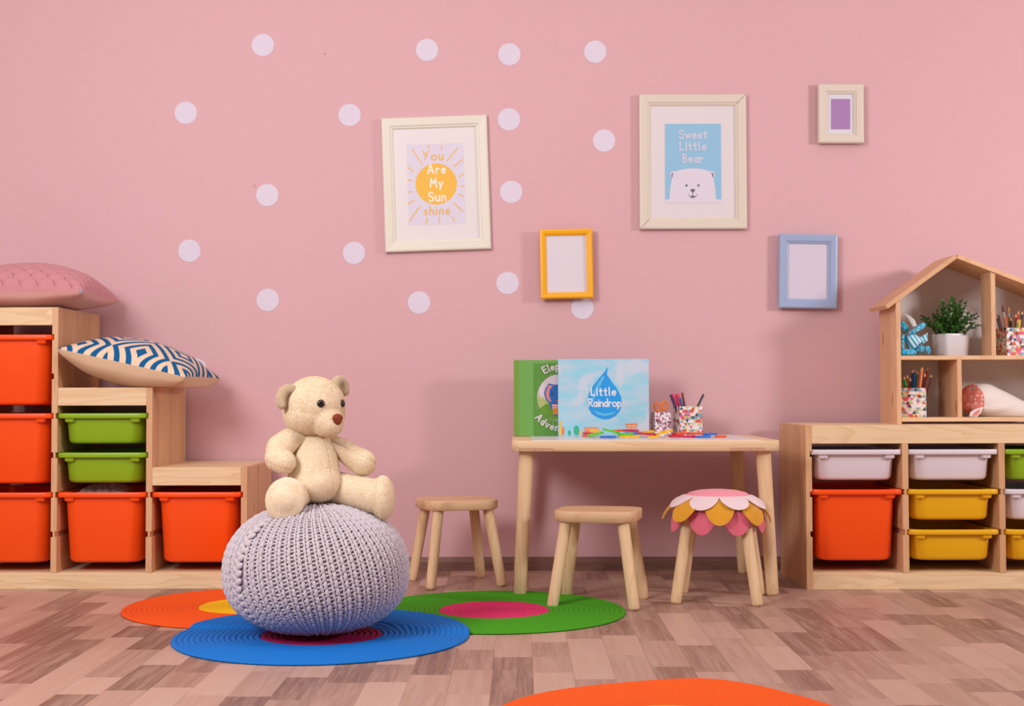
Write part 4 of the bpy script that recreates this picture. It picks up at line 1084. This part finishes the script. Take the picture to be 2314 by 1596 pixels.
# cup with felt pens on the table
ct = at(1555.5, 984, 4.70); cz = HT + .0012
cup('pencil_cup', 'square triangle-patterned cup holding felt pens on the table', (ct.x, 4.715, cz), R(9), .080, .100, .0132, seed=3)
g_ = 'felt pens in the table cup'
for u, v, dx, c, lab in ((1515, 892, .018, (44, 40, 80), 'dark navy felt pen, outermost in the table cup'), (1521, 889, .014, (240, 70, 140), 'thick bright pink felt pen in the table cup'), (1530, 891, .016, (200, 40, 50), 'red felt pen between the pink pens'),
        (1536, 899, .02, (30, 90, 160), 'short blue felt pen among the pink ones'), (1548 - 14, 888, .02, (236, 90, 130), 'slim rose pink felt pen in the table cup'), (1543, 887, .012, (130, 60, 40), 'brown patterned felt pen standing apart in the table cup'), (1590, 891, -.02, (62, 66, 66), 'dark grey felt pen leaning right in the table cup')):
    tp = at(u, v, 4.70); mid = at(1555, 925, 4.715)
    sx = 1 if u > 1560 else -1
    if sx < 0: bs = (ct.x + .0 + (u - 1530) * .0006, 4.71 + (u % 5) * .004, cz + .006)
    else: bs = (ct.x - .012, 4.715, cz + .006)
    tp.y += {1515: .0, 1521: .012, 1530: .026, 1536: -.006, 1534: .0, 1543: .02}.get(u, 0)
    pencil(lab, bs, tp, .0042 if 'thick' not in lab else .0052, c, 'pen', g_)
# small cup with scissors
c1 = at(1494, 984, 4.69)
cup('pencil_cup', 'small cup with a fine dark and white pattern, holding orange scissors', (c1.x, 4.70, cz), R(9), .056, .080, .0085, True, seed=8)
tS = thing('scissors', "orange-handled children's scissors standing in the small patterned cup", 'scissors', (c1.x + .002, 4.70, cz + .004), R(6))
os_ = flat((245, 124, 24), .35)
def loopm(cx, cz_, rx, rz_, tilt, r_):
    pts = [(cx + rx * math.cos(a) * math.cos(R(tilt)) - rz_ * math.sin(a) * math.sin(R(tilt)), 0, cz_ + rx * math.cos(a) * math.sin(R(tilt)) + rz_ * math.sin(a) * math.cos(R(tilt))) for a in [2 * pi * i / 24 for i in range(25)]]
    mb = MB(); mb.tube(pts, r_, 8); return mb
mb = loopm(-.0135, .094, .0095, .014, 12, .0034); mb.tube([(-.012, 0, .082), (-.002, 0, .06)], .0035, 8); mb.build('handle', os_, tS)
mb = loopm(.0115, .099, .0100, .0145, -8, .0034); mb.tube([(.009, .002, .086), (.001, .002, .06)], .0035, 8); mb.build('handle', os_, tS)
MB().prism([(-.004, .062), (.002, .062), (.003, .002), (.001, .0)], -.001, .0).build('blade', flat((190, 192, 198), .2), tS)
MB().prism([(-.001, .062), (.005, .062), (.000, .0), (-.002, .002)], .0005, .0015).build('blade', flat((190, 192, 198), .2), tS)

# ------------------------------------------------------------------ toothed building discs on the table
PCc = {'crimson': (214, 36, 84), 'orange': (244, 92, 28), 'lime': (104, 208, 36), 'blue': (50, 118, 214), 'yellow': (250, 196, 12)}
def disc_mesh(r_, th=.0068, teeth=8):
    pts = []
    for i in range(96):
        a = 2 * pi * i / 96; q = math.cos(teeth * a)
        rr = r_ * (1 - .15 * (1 - max(-1, min(1, q * 2.4))) / 2); pts.append((rr * math.cos(a), rr * math.sin(a)))
    mb = MB(); hole = [(.28 * r_ * math.cos(2 * pi * i / 96), .28 * r_ * math.sin(2 * pi * i / 96)) for i in range(96)]
    o_ = lambda P, z, s=1: [(x * s, y * s, z) for x, y in P]
    mb.rings([o_(hole, 0), o_(pts, 0, .98), o_(pts, .0008), o_(pts, th - .0008), o_(pts, th, .98), o_(hole, th), o_(hole, 0)], False, False)
    for f in range(len(mb.smooth)): mb.smooth[f] = False
    return mb
dproto = {}
zt = HT + .0014
# u centre, width px, depth, height above the table, colour, tilt about y (deg), label
for u, wpx, Yd, zz, c, tilt, lab in (
    (1331, 30, 4.60, .0072, 'crimson', 2, 'crimson toothed toy disc at the end of the pile, behind the lime one'),
    (1325, 14, 4.585, .0, 'orange', 0, 'small orange toothed toy disc under the crimson one at the pile end'),
    (1346, 40, 4.50, .0045, 'lime', -12, 'lime toothed toy disc propped up at the end of the pile'),
    (1374, 38, 4.455, .0, 'blue', 0, 'blue toothed toy disc flat under the lime discs'),
    (1381, 42, 4.53, .0125, 'lime', 14, 'lime toothed toy disc tilted at the peak of the pile'),
    (1415, 38, 4.51, .0075, 'lime', -3, 'lime toothed toy disc lying level between the tilted ones and the blue'),
    (1397, 30, 4.60, .0165, 'orange', -3, 'orange toothed toy disc leaning at the foot of the raindrop book'),
    (1425, 38, 4.60, .0165, 'crimson', 2, 'crimson toothed toy disc on top, before the printed basket'),
    (1427, 34, 4.57, .0085, 'blue', 0, 'blue toothed toy disc in the middle, below a crimson one'),
    (1424, 46, 4.465, .0, 'yellow', 0, 'yellow toothed toy disc flat at the front under the lime one'),
    (1462, 34, 4.60, .0125, 'yellow', -4, 'yellow toothed toy disc just right of the raindrop book'),
    (1462, 42, 4.52, .0075, 'crimson', 5, 'crimson toothed toy disc in the middle of the pile, below a yellow one'),
    (1476, 24, 4.45, .0, 'yellow', 0, 'small yellow toothed toy piece nearest the table edge'),
    (1500, 42, 4.52, .008, 'yellow', -14, 'yellow toothed toy disc tilted up in front of the scissors cup'),
    (1505, 26, 4.625, .0125, 'orange', -6, 'orange toothed toy disc behind the tilted yellow one'),
    (1537, 38, 4.55, .0075, 'orange', -3, 'orange toothed toy disc in front of the felt pen cup, nearer the scissors'),
    (1572, 36, 4.55, .0075, 'orange', 2, 'orange toothed toy disc in front of the felt pen cup, farther from the scissors'),
    (1530, 36, 4.52, .0, 'crimson', 0, 'crimson toothed toy disc under the first of the orange discs'),
    (1560, 30, 4.48, .0, 'crimson', 0, 'crimson toothed toy disc beside the blue ones at the far end'),
    (1589, 34, 4.46, .0, 'blue', 0, 'blue toothed toy disc at the front near the far end of the pile'),
    (1605, 32, 4.50, .0072, 'blue', -2, 'blue toothed toy disc second from the far end of the pile'),
    (1628, 26, 4.475, .0, 'orange', 0, 'orange toothed toy disc alone at the far end of the row')):
    p = at(u, 985, Yd); rad = wpx * Yd / F / 2; rad = max(rad, .014)
    key = (c, round(rad, 3), tilt)
    mb = disc_mesh(rad); o = mb.build('toy_disc', flat(PCc[c], .35), None, (p.x, Yd, zt + zz + rad * abs(math.sin(R(tilt))) * .0), (R(random.uniform(-1, 1)), R(tilt), random.uniform(0, 3)))
    if abs(tilt) > 6: o.location.z = zt + zz + rad * math.sin(R(abs(tilt))) * .6
    o.rotation_mode = 'XYZ'; o.rotation_euler = (Matrix.Rotation(R(tilt), 3, 'Y') @ Matrix.Rotation(random.uniform(0, 3), 3, 'Z')).to_euler()
    tag(o, lab, 'toy disc', 'toothed plastic discs on the table')

# ------------------------------------------------------------------ doll house shelf
XD, YD, DD = 1.2525, 4.56, .215; ZD = HR
DH = thing('doll_house_shelf', 'pine doll house shaped shelf with a pitched roof, on the low storage frame', 'shelf', (XD, YD, ZD))
WDH = .58; EA = .405
def q2(u, v, Y): p = at(u, v, Y); return (p.x - XD, p.z - ZD)
apx = q2(2162, 584, YD)
def roofz(x): return EA + (apx[1] - EA) * (x / apx[0]) if x < apx[0] else apx[1] + (EA + .0 - apx[1]) * (x - apx[0]) / (WDH - apx[0])
MB().prism([(0, 0), (.0145, 0), (.0145, roofz(.0145)), (0, roofz(0))], 0, DD).build('side_panel', W_dz, DH)
MB().prism([(WDH - .0145, 0), (WDH, 0), (WDH, roofz(WDH)), (WDH - .0145, roofz(WDH - .0145))], 0, DD).build('side_panel', W_dz, DH)
zs = q2(2100, 813, YD)[1]; zs1 = q2(2100, 804, YD)[1]
zb = q2(2100, 953, YD)[1]; zb1 = q2(2100, 943.5, YD)[1]
MB().box(.0145, WDH - .0145, 0.001, DD, zs, zs1, .001).build('shelf_board', W_dx, DH)
MB().box(.0145, WDH - .0145, 0.001, DD, zb, zb1, .001).build('bottom_board', W_dx, DH)
x1_ = q2(2240, 700, YD)[0]
MB().prism([(x1_, zs1), (x1_ + .0145, zs1), (x1_ + .0145, roofz(x1_ + .0145) - .001), (x1_, roofz(x1_) - .001)], .001, .10).build('divider', W_dz, DH)
x2_ = q2(2164, 880, YD)[0]
MB().box(x2_, x2_ + .0145, .001, DD - .008, zb1, zs, .0005).build('divider', W_dz, DH)
MB().prism([(.0145, .02), (WDH - .0145, .02), (WDH - .0145, roofz(WDH - .0145)), (apx[0], apx[1]), (.0145, roofz(.0145))], DD - .006, DD - .001).build('back_panel', flat((232, 224, 222), .6), DH)
ov = .028; rt = .0145
def roofslab(xa, xb):
    dx = xb - xa; za, zb_ = (roofz(max(xa, 0)) if xa >= 0 else roofz(0) + xa * (apx[1] - EA) / apx[0]), (roofz(xb) if xb <= WDH else roofz(WDH))
    ln = math.hypot(dx, zb_ - za); nx, nz = -(zb_ - za) / ln, dx / ln
    return [(xa, za), (xb, zb_), (xb + nx * rt, zb_ + nz * rt), (xa + nx * rt, za + nz * rt)]
wr = wood('pine_roof', 'x', (236, 192, 150), (208, 152, 108), .09, 'y', knots=.25)
MB().prism(roofslab(-ov, apx[0]), -.004, DD).build('roof_panel', wr, DH)
MB().prism(roofslab(apx[0], WDH + .0), -.004, DD).build('roof_panel', wr, DH)

# potted plant
pt = at(2150, 803, 4.66); zsh = ZD + zs1
PP = thing('potted_plant', 'small bushy green plant in a square white pot, under the house roof', 'plant', (pt.x, 4.665, zsh), R(14))
mb = MB(); pr = lambda s_, z: [(x, y, z) for x, y in rrect(s_, s_, .012, 5)]
mb.rings([pr(.082, 0), pr(.088, .002), pr(.096, .072), pr(.0965, .076), pr(.090, .076), pr(.088, .06)], True, True); mb.build('pot', flat((226, 222, 228), .12, 'glazed_white', spec=.7), PP)
rg = random.Random(9); st = MB(); lf = MB()
def leaf(mb, c_, d, s_, nrm):
    d = d.normalized(); sd = d.cross(nrm).normalized(); nn = sd.cross(d)
    P = [c_, c_ + d * s_ * .35 + sd * s_ * .36, c_ + d * s_ * .8 + sd * s_ * .3, c_ + d * s_ * 1.05, c_ + d * s_ * .8 - sd * s_ * .3, c_ + d * s_ * .35 - sd * s_ * .36, c_ + d * s_ * .55 + nn * s_ * -.12]
    mb.add(P, [[0, 1, 6], [1, 2, 6], [2, 3, 6], [3, 4, 6], [4, 5, 6], [5, 0, 6]], rg.choice([0, 0, 1]), True)
for i in range(64):
    a = rg.uniform(0, 2 * pi); el = rg.uniform(.15, 1.5); L_ = (.058 + .052 * math.sin(el) + .012 * rg.random()) * rg.uniform(.72, 1.08)
    b0 = Vector((rg.uniform(-.03, .03), rg.uniform(-.03, .03), .062))
    d = Vector((math.cos(a) * math.cos(el), math.sin(a) * math.cos(el), math.sin(el)))
    pts = [b0 + d * L_ * q + Vector((rg.uniform(-.003, .003), rg.uniform(-.003, .003), .02 * math.sin(q * 2) )) for q in (0, .25, .5, .75, 1)]
    st.tube(pts, [.0012, .001, .0009, .0007, .0004], 5)
    for q in range(3, 17):
        f_ = q / 16; ip = min(3, int(f_ * 4)); p_ = pts[ip].lerp(pts[ip + 1], f_ * 4 - ip)
        for s2 in range(2):
            dd = (Vector((rg.gauss(0, 1), rg.gauss(0, 1), rg.gauss(.3, .8)))).normalized() + d * .4
            leaf(lf, p_, dd, rg.uniform(.008, .0125), Vector((rg.gauss(0, .4), rg.gauss(0, .4), 1)))
st.build('stems', flat((70, 96, 30), .6), PP); lf.build('foliage', [flat((58, 118, 30), .5, 'leaf_green'), flat((36, 92, 26), .5, 'leaf_deep_green')], PP, fixn=False)
MB().box(-.042, .042, -.042, .042, .058, .066, .002).build('soil', flat((70, 50, 38), .9, noise=.8), PP)

# pencil cups in the house
zbt = ZD + zb1
pc = at(2067, 943, 4.63)
cup('pencil_cup', 'square triangle-patterned cup of coloured pencils in the lower compartment of the house', (pc.x, 4.648, zbt), R(-12), .080, .098, .0132, seed=21)
g_ = 'pencils in the lower house cup'
for u, v, c, kd, lab in ((2043, 848, (196, 90, 30), 'pencil', 'ochre pencil at the back of the lower house cup'), (2050, 846, (150, 30, 36), 'pencil', 'dark red pencil in the lower house cup'), (2057, 852, (28, 56, 40), 'pencil', 'very dark green pencil in the lower house cup'),
        (2062, 833, (44, 34, 70), 'pencil', 'dark violet pencil in the lower house cup'), (2068, 832, (28, 100, 190), 'pencil', 'blue pencil in the lower house cup'), (2074, 836, (40, 130, 60), 'pencil', 'mid green pencil in the lower house cup'),
        (2082, 830, (204, 60, 24), 'pencil', 'burnt orange pencil behind the pale orange one'), (2085, 827, (240, 140, 80), 'pencil', 'pale orange pencil, tallest in the lower house cup'), (2091, 842, (80, 24, 30), 'pencil', 'maroon pencil beside the red one'),
        (2098, 828, (206, 44, 24), 'pencil', 'bright red pencil leaning outwards in the lower house cup'), (2106, 844, (90, 26, 34), 'pencil', 'dark maroon pencil, outermost in the lower house cup'), (2042, 858, (40, 170, 50), 'pen', 'short fat bright green felt pen in the lower house cup')):
    tp = at(u, v, 4.64 + (u % 5 - 2) * .008)
    b_ = Vector((pc.x + (u - 2074) * .0007 * (1 if kd == 'pencil' else -.5), tp.y + .004, zbt + .006))
    pencil(lab, b_, tp, .0036 if kd == 'pencil' else .006, c, kd, g_)
pu = at(2291, 803, 4.64)
cup('pencil_cup', 'square triangle-patterned cup of brushes and pencils in the upper compartment of the house', (pu.x + .003, 4.66, zsh), R(8), .084, .095, .0132, seed=33)
g_ = 'brushes and pencils in the upper house cup'
for u, v, c, kd, lab in ((2256, 712, (110, 20, 34), 'pen', 'dark maroon felt pen leaning out of the upper house cup'), (2254, 720, (60, 26, 36), 'pen', 'near black felt pen lowest on the rim of the upper house cup'), (2265, 690, (120, 24, 30), 'brush', 'paint brush with dark red bristles in the upper house cup'),
        (2279, 692, (214, 150, 96), 'brush', 'paint brush with fine tan bristles in the upper house cup'), (2272, 711, (190, 44, 34), 'pen', 'red felt pen behind the brushes in the upper house cup'), (2284, 716, (30, 70, 44), 'pencil', 'dark green pencil in the upper house cup'), (2296, 708, (150, 34, 36), 'pencil', 'deep red pencil in the upper house cup'),
        (2302, 701, (222, 70, 30), 'pencil', 'orange red pencil in the upper house cup'), (2300, 720, (110, 160, 60), 'pencil', 'light green pencil in the upper house cup'), (2305, 722, (238, 184, 30), 'pen', 'yellow felt pen in the upper house cup'), (2311, 702, (30, 30, 60), 'pencil', 'navy pencil at the photo edge in the upper house cup')):
    tp = at(u, v, 4.65 + (u % 5 - 2) * .007)
    b_ = Vector((pu.x + (u - 2288) * .0004, tp.y + .003, zsh + .006))
    pencil(lab, b_, tp, .0038 if kd != 'brush' else .0032, c, kd, g_)

# blue dotted soft toy
def dotted(name, base, dot, scale, rad=.28):
    mt, nt, b = newmat(name); tc = N(nt, 'ShaderNodeTexCoord'); v = N(nt, 'ShaderNodeTexVoronoi', _Scale=scale, _Randomness=.55); Lk(nt, tc.outputs['Object'], v.inputs['Vector'])
    f = math_(nt, 'LESS_THAN', v.outputs['Distance'], rad); Lk(nt, mixc(nt, f, lin(base), lin(dot)), b.inputs['Base Color']); b.inputs['Roughness'].default_value = .85; b.inputs['Specular IOR Level'].default_value = .15; return mt
def striped(name, a_, b2, p, ax=0, tilt=0):
    mt, nt, b = newmat(name); tc = N(nt, 'ShaderNodeTexCoord'); mp = N(nt, 'ShaderNodeMapping'); mp.inputs['Rotation'].default_value = (0, R(tilt), 0); Lk(nt, tc.outputs['Object'], mp.inputs[0]); s = N(nt, 'ShaderNodeSeparateXYZ'); Lk(nt, mp.outputs[0], s.inputs[0])
    f = math_(nt, 'GREATER_THAN', math_(nt, 'FRACT', math_(nt, 'ADD', math_(nt, 'DIVIDE', s.outputs[ax], p), 50.0)), .5)
    Lk(nt, mixc(nt, f, lin(a_), lin(b2)), b.inputs['Base Color']); b.inputs['Roughness'].default_value = .85; b.inputs['Specular IOR Level'].default_value = .15; return mt
DOT = dotted('blue_dot_cotton', (44, 172, 214), (232, 232, 236), 150, .34); STR = striped('blue_white_stripe', (60, 184, 218), (232, 230, 236), .0125, 0, 28)
TB = thing('soft_toy', 'blue dotted long-eared soft toy in a striped dress, slumped on the house shelf', 'soft toy', (at(2065, 805, 4.62).x, 4.62, zsh))
TO = TB.location.copy()
def tq(u, v, d=0): return at(u, v, 4.62 + d) - TO
def limb(nm, pts, rs, mt, vox=.0024): V, Fs = blob([('c', pts, rs)], vox, 5); return meshobj(nm, V, Fs, mt, TB)
limb('arm', [tq(2060, 752, -.02), tq(2074, 744, -.03), tq(2086, 735, -.03)], [.0085, .0095, .0095], DOT)
limb('head', [tq(2045, 744, .01), tq(2036, 733, .01)], [.0135, .0125], DOT)
limb('arm', [tq(2040, 760, -.01), tq(2039, 778, -.02), tq(2040, 792, -.03)], [.0075, .0075, .007], DOT)
limb('leg', [tq(2040, 797, -.045), tq(2054, 796, -.045), tq(2064, 797, -.04)], [.0095, .0105, .0105], DOT)
limb('body', [tq(2052, 765, 0), tq(2063, 780, .0), tq(2072, 788, .01)], [.014, .021, .020], DOT)
limb('leg', [tq(2074, 791, -.01), tq(2086, 789, -.03)], [.0115, .011], DOT)
V, Fs = blob([('e', tq(2097, 791, -.045), (.0075, .010, .0155), Matrix.Rotation(R(-8), 3, 'Y'))], .0022, 4); meshobj('foot', V, Fs, DOT, TB)
# dress
mb = MB(); rs = []
a, b_ = tq(2051, 757, -.002), tq(2079, 787, -.012); ax = (b_ - a).normalized(); s1_ = ax.cross(Vector((0, 1, 0))).normalized(); s2_ = ax.cross(s1_)
for i in range(9):
    q = i / 8; r_ = .0150 + .0125 * q ** .8
    rs.append([a + ax * (b_ - a).length * q * .8 + (s1_ * math.cos(2 * pi * j / 48) + s2_ * math.sin(2 * pi * j / 48)) * (r_ * (1 + .09 * q * math.sin(9 * 2 * pi * j / 48))) for j in range(48)])
mb.rings(rs, True, False); mb.build('dress', STR, TB)
limb('neck_band', [tq(2046, 762, -.016), tq(2060, 755, -.02)], [.0028, .0028], flat((40, 140, 200), .8), .0012)
mb = MB(); g = [[tq(2078 + 18 * a_, 764 - 8 * a_ + (18 + 1 * a_) * b_ - 4 * a_, -.02 + .006 * math.sin(a_ * 7 + b_ * 3)) for b_ in (0, .5, 1)] for a_ in (0, .33, .66, 1)]
mb.rings(g, False, False, False); mb.rings([[p + Vector((0, .002, 0)) for p in r_] for r_ in g], False, False, False); mb.build('bow', STR, TB, fixn=False)
earc = flat((222, 216, 216), .85)
mb = MB(); g = []
ep = [tq(2068, 738, .0), tq(2062, 726, .0), tq(2054, 717, .0), tq(2045, 711, .0), tq(2036, 712, .0)]
for p, wd_ in zip(ep, (.008, .010, .0075, .004, .002)): g.append([p + Vector((-wd_ * .75, 0, -wd_ * .4)), p + Vector((0, -.003, 0)), p + Vector((wd_ * .75, 0, wd_ * .4))])
mb.rings(g, False, False, False); mb.rings([[q + Vector((0, .003, 0)) for q in r_] for r_ in g], False, False, False); mb.build('ear', earc, TB, fixn=False)

# white and pink animal cushion
AC = thing('soft_toy', 'white and dotted pink animal soft toy with a pink ear, lying in the lower compartment', 'soft toy', (at(2240, 943, 4.66).x, 4.66, zbt))
AO = AC.location.copy()
def aq(u, v, d=0): return at(u, v, 4.66 + d) - AO
V, Fs = blob([('c', [aq(2202, 902, .02), aq(2225, 905, .0), aq(2262, 915, 0), aq(2300, 925, .0), aq(2330, 931, 0)], [.052, .057, .047, .034, .026]), ('e', aq(2235, 920, 0), (.095, .055, .030))], .004, 10)
V[:, 2] = np.maximum(V[:, 2], .001)
# the dotted face covers the near end
xs = aq(2204, 900).x
cent = np.array([V[list(f)].mean(0) for f in Fs]); mi = (cent[:, 0] < xs + .012 * np.sin((cent[:, 2]) * 30) + .002).astype(int)
meshobj('body', V, Fs, [fab((238, 228, 224), 'white_plush_cloth'), dotted('pink_dot_cotton', (222, 130, 118), (240, 210, 206), 75, .27)], AC, mi=mi.tolist())
mb = MB(); P = [(2190, 941), (2193, 931), (2203, 925), (2216, 921), (2222, 922), (2217, 933), (2208, 942)]
mb.add([aq(u, v, -.060) for u, v in P] + [aq(u, v, -.054) for u, v in P], [list(range(7)), list(range(7, 14))[::-1]] + [[i, i + 7, (i + 1) % 7 + 7, (i + 1) % 7] for i in range(7)])
mb.build('ear', fab((238, 226, 226), 'white_ear'), AC)
mb = MB(); P = [(2196, 940), (2202, 932), (2216, 924), (2213, 933), (2206, 940)]
mb.add([aq(u, v, -.0608) for u, v in P], [list(range(5))]); mb.build('ear_lining', fab((228, 140, 134), 'pink_ear_lining'), AC, fixn=False)
mb = MB(); mb.ell(aq(2199, 879, -.040), (.008, .004, .005)); mb.build('eye', flat((130, 105, 105), .6), AC)
bpy.context.view_layer.update()
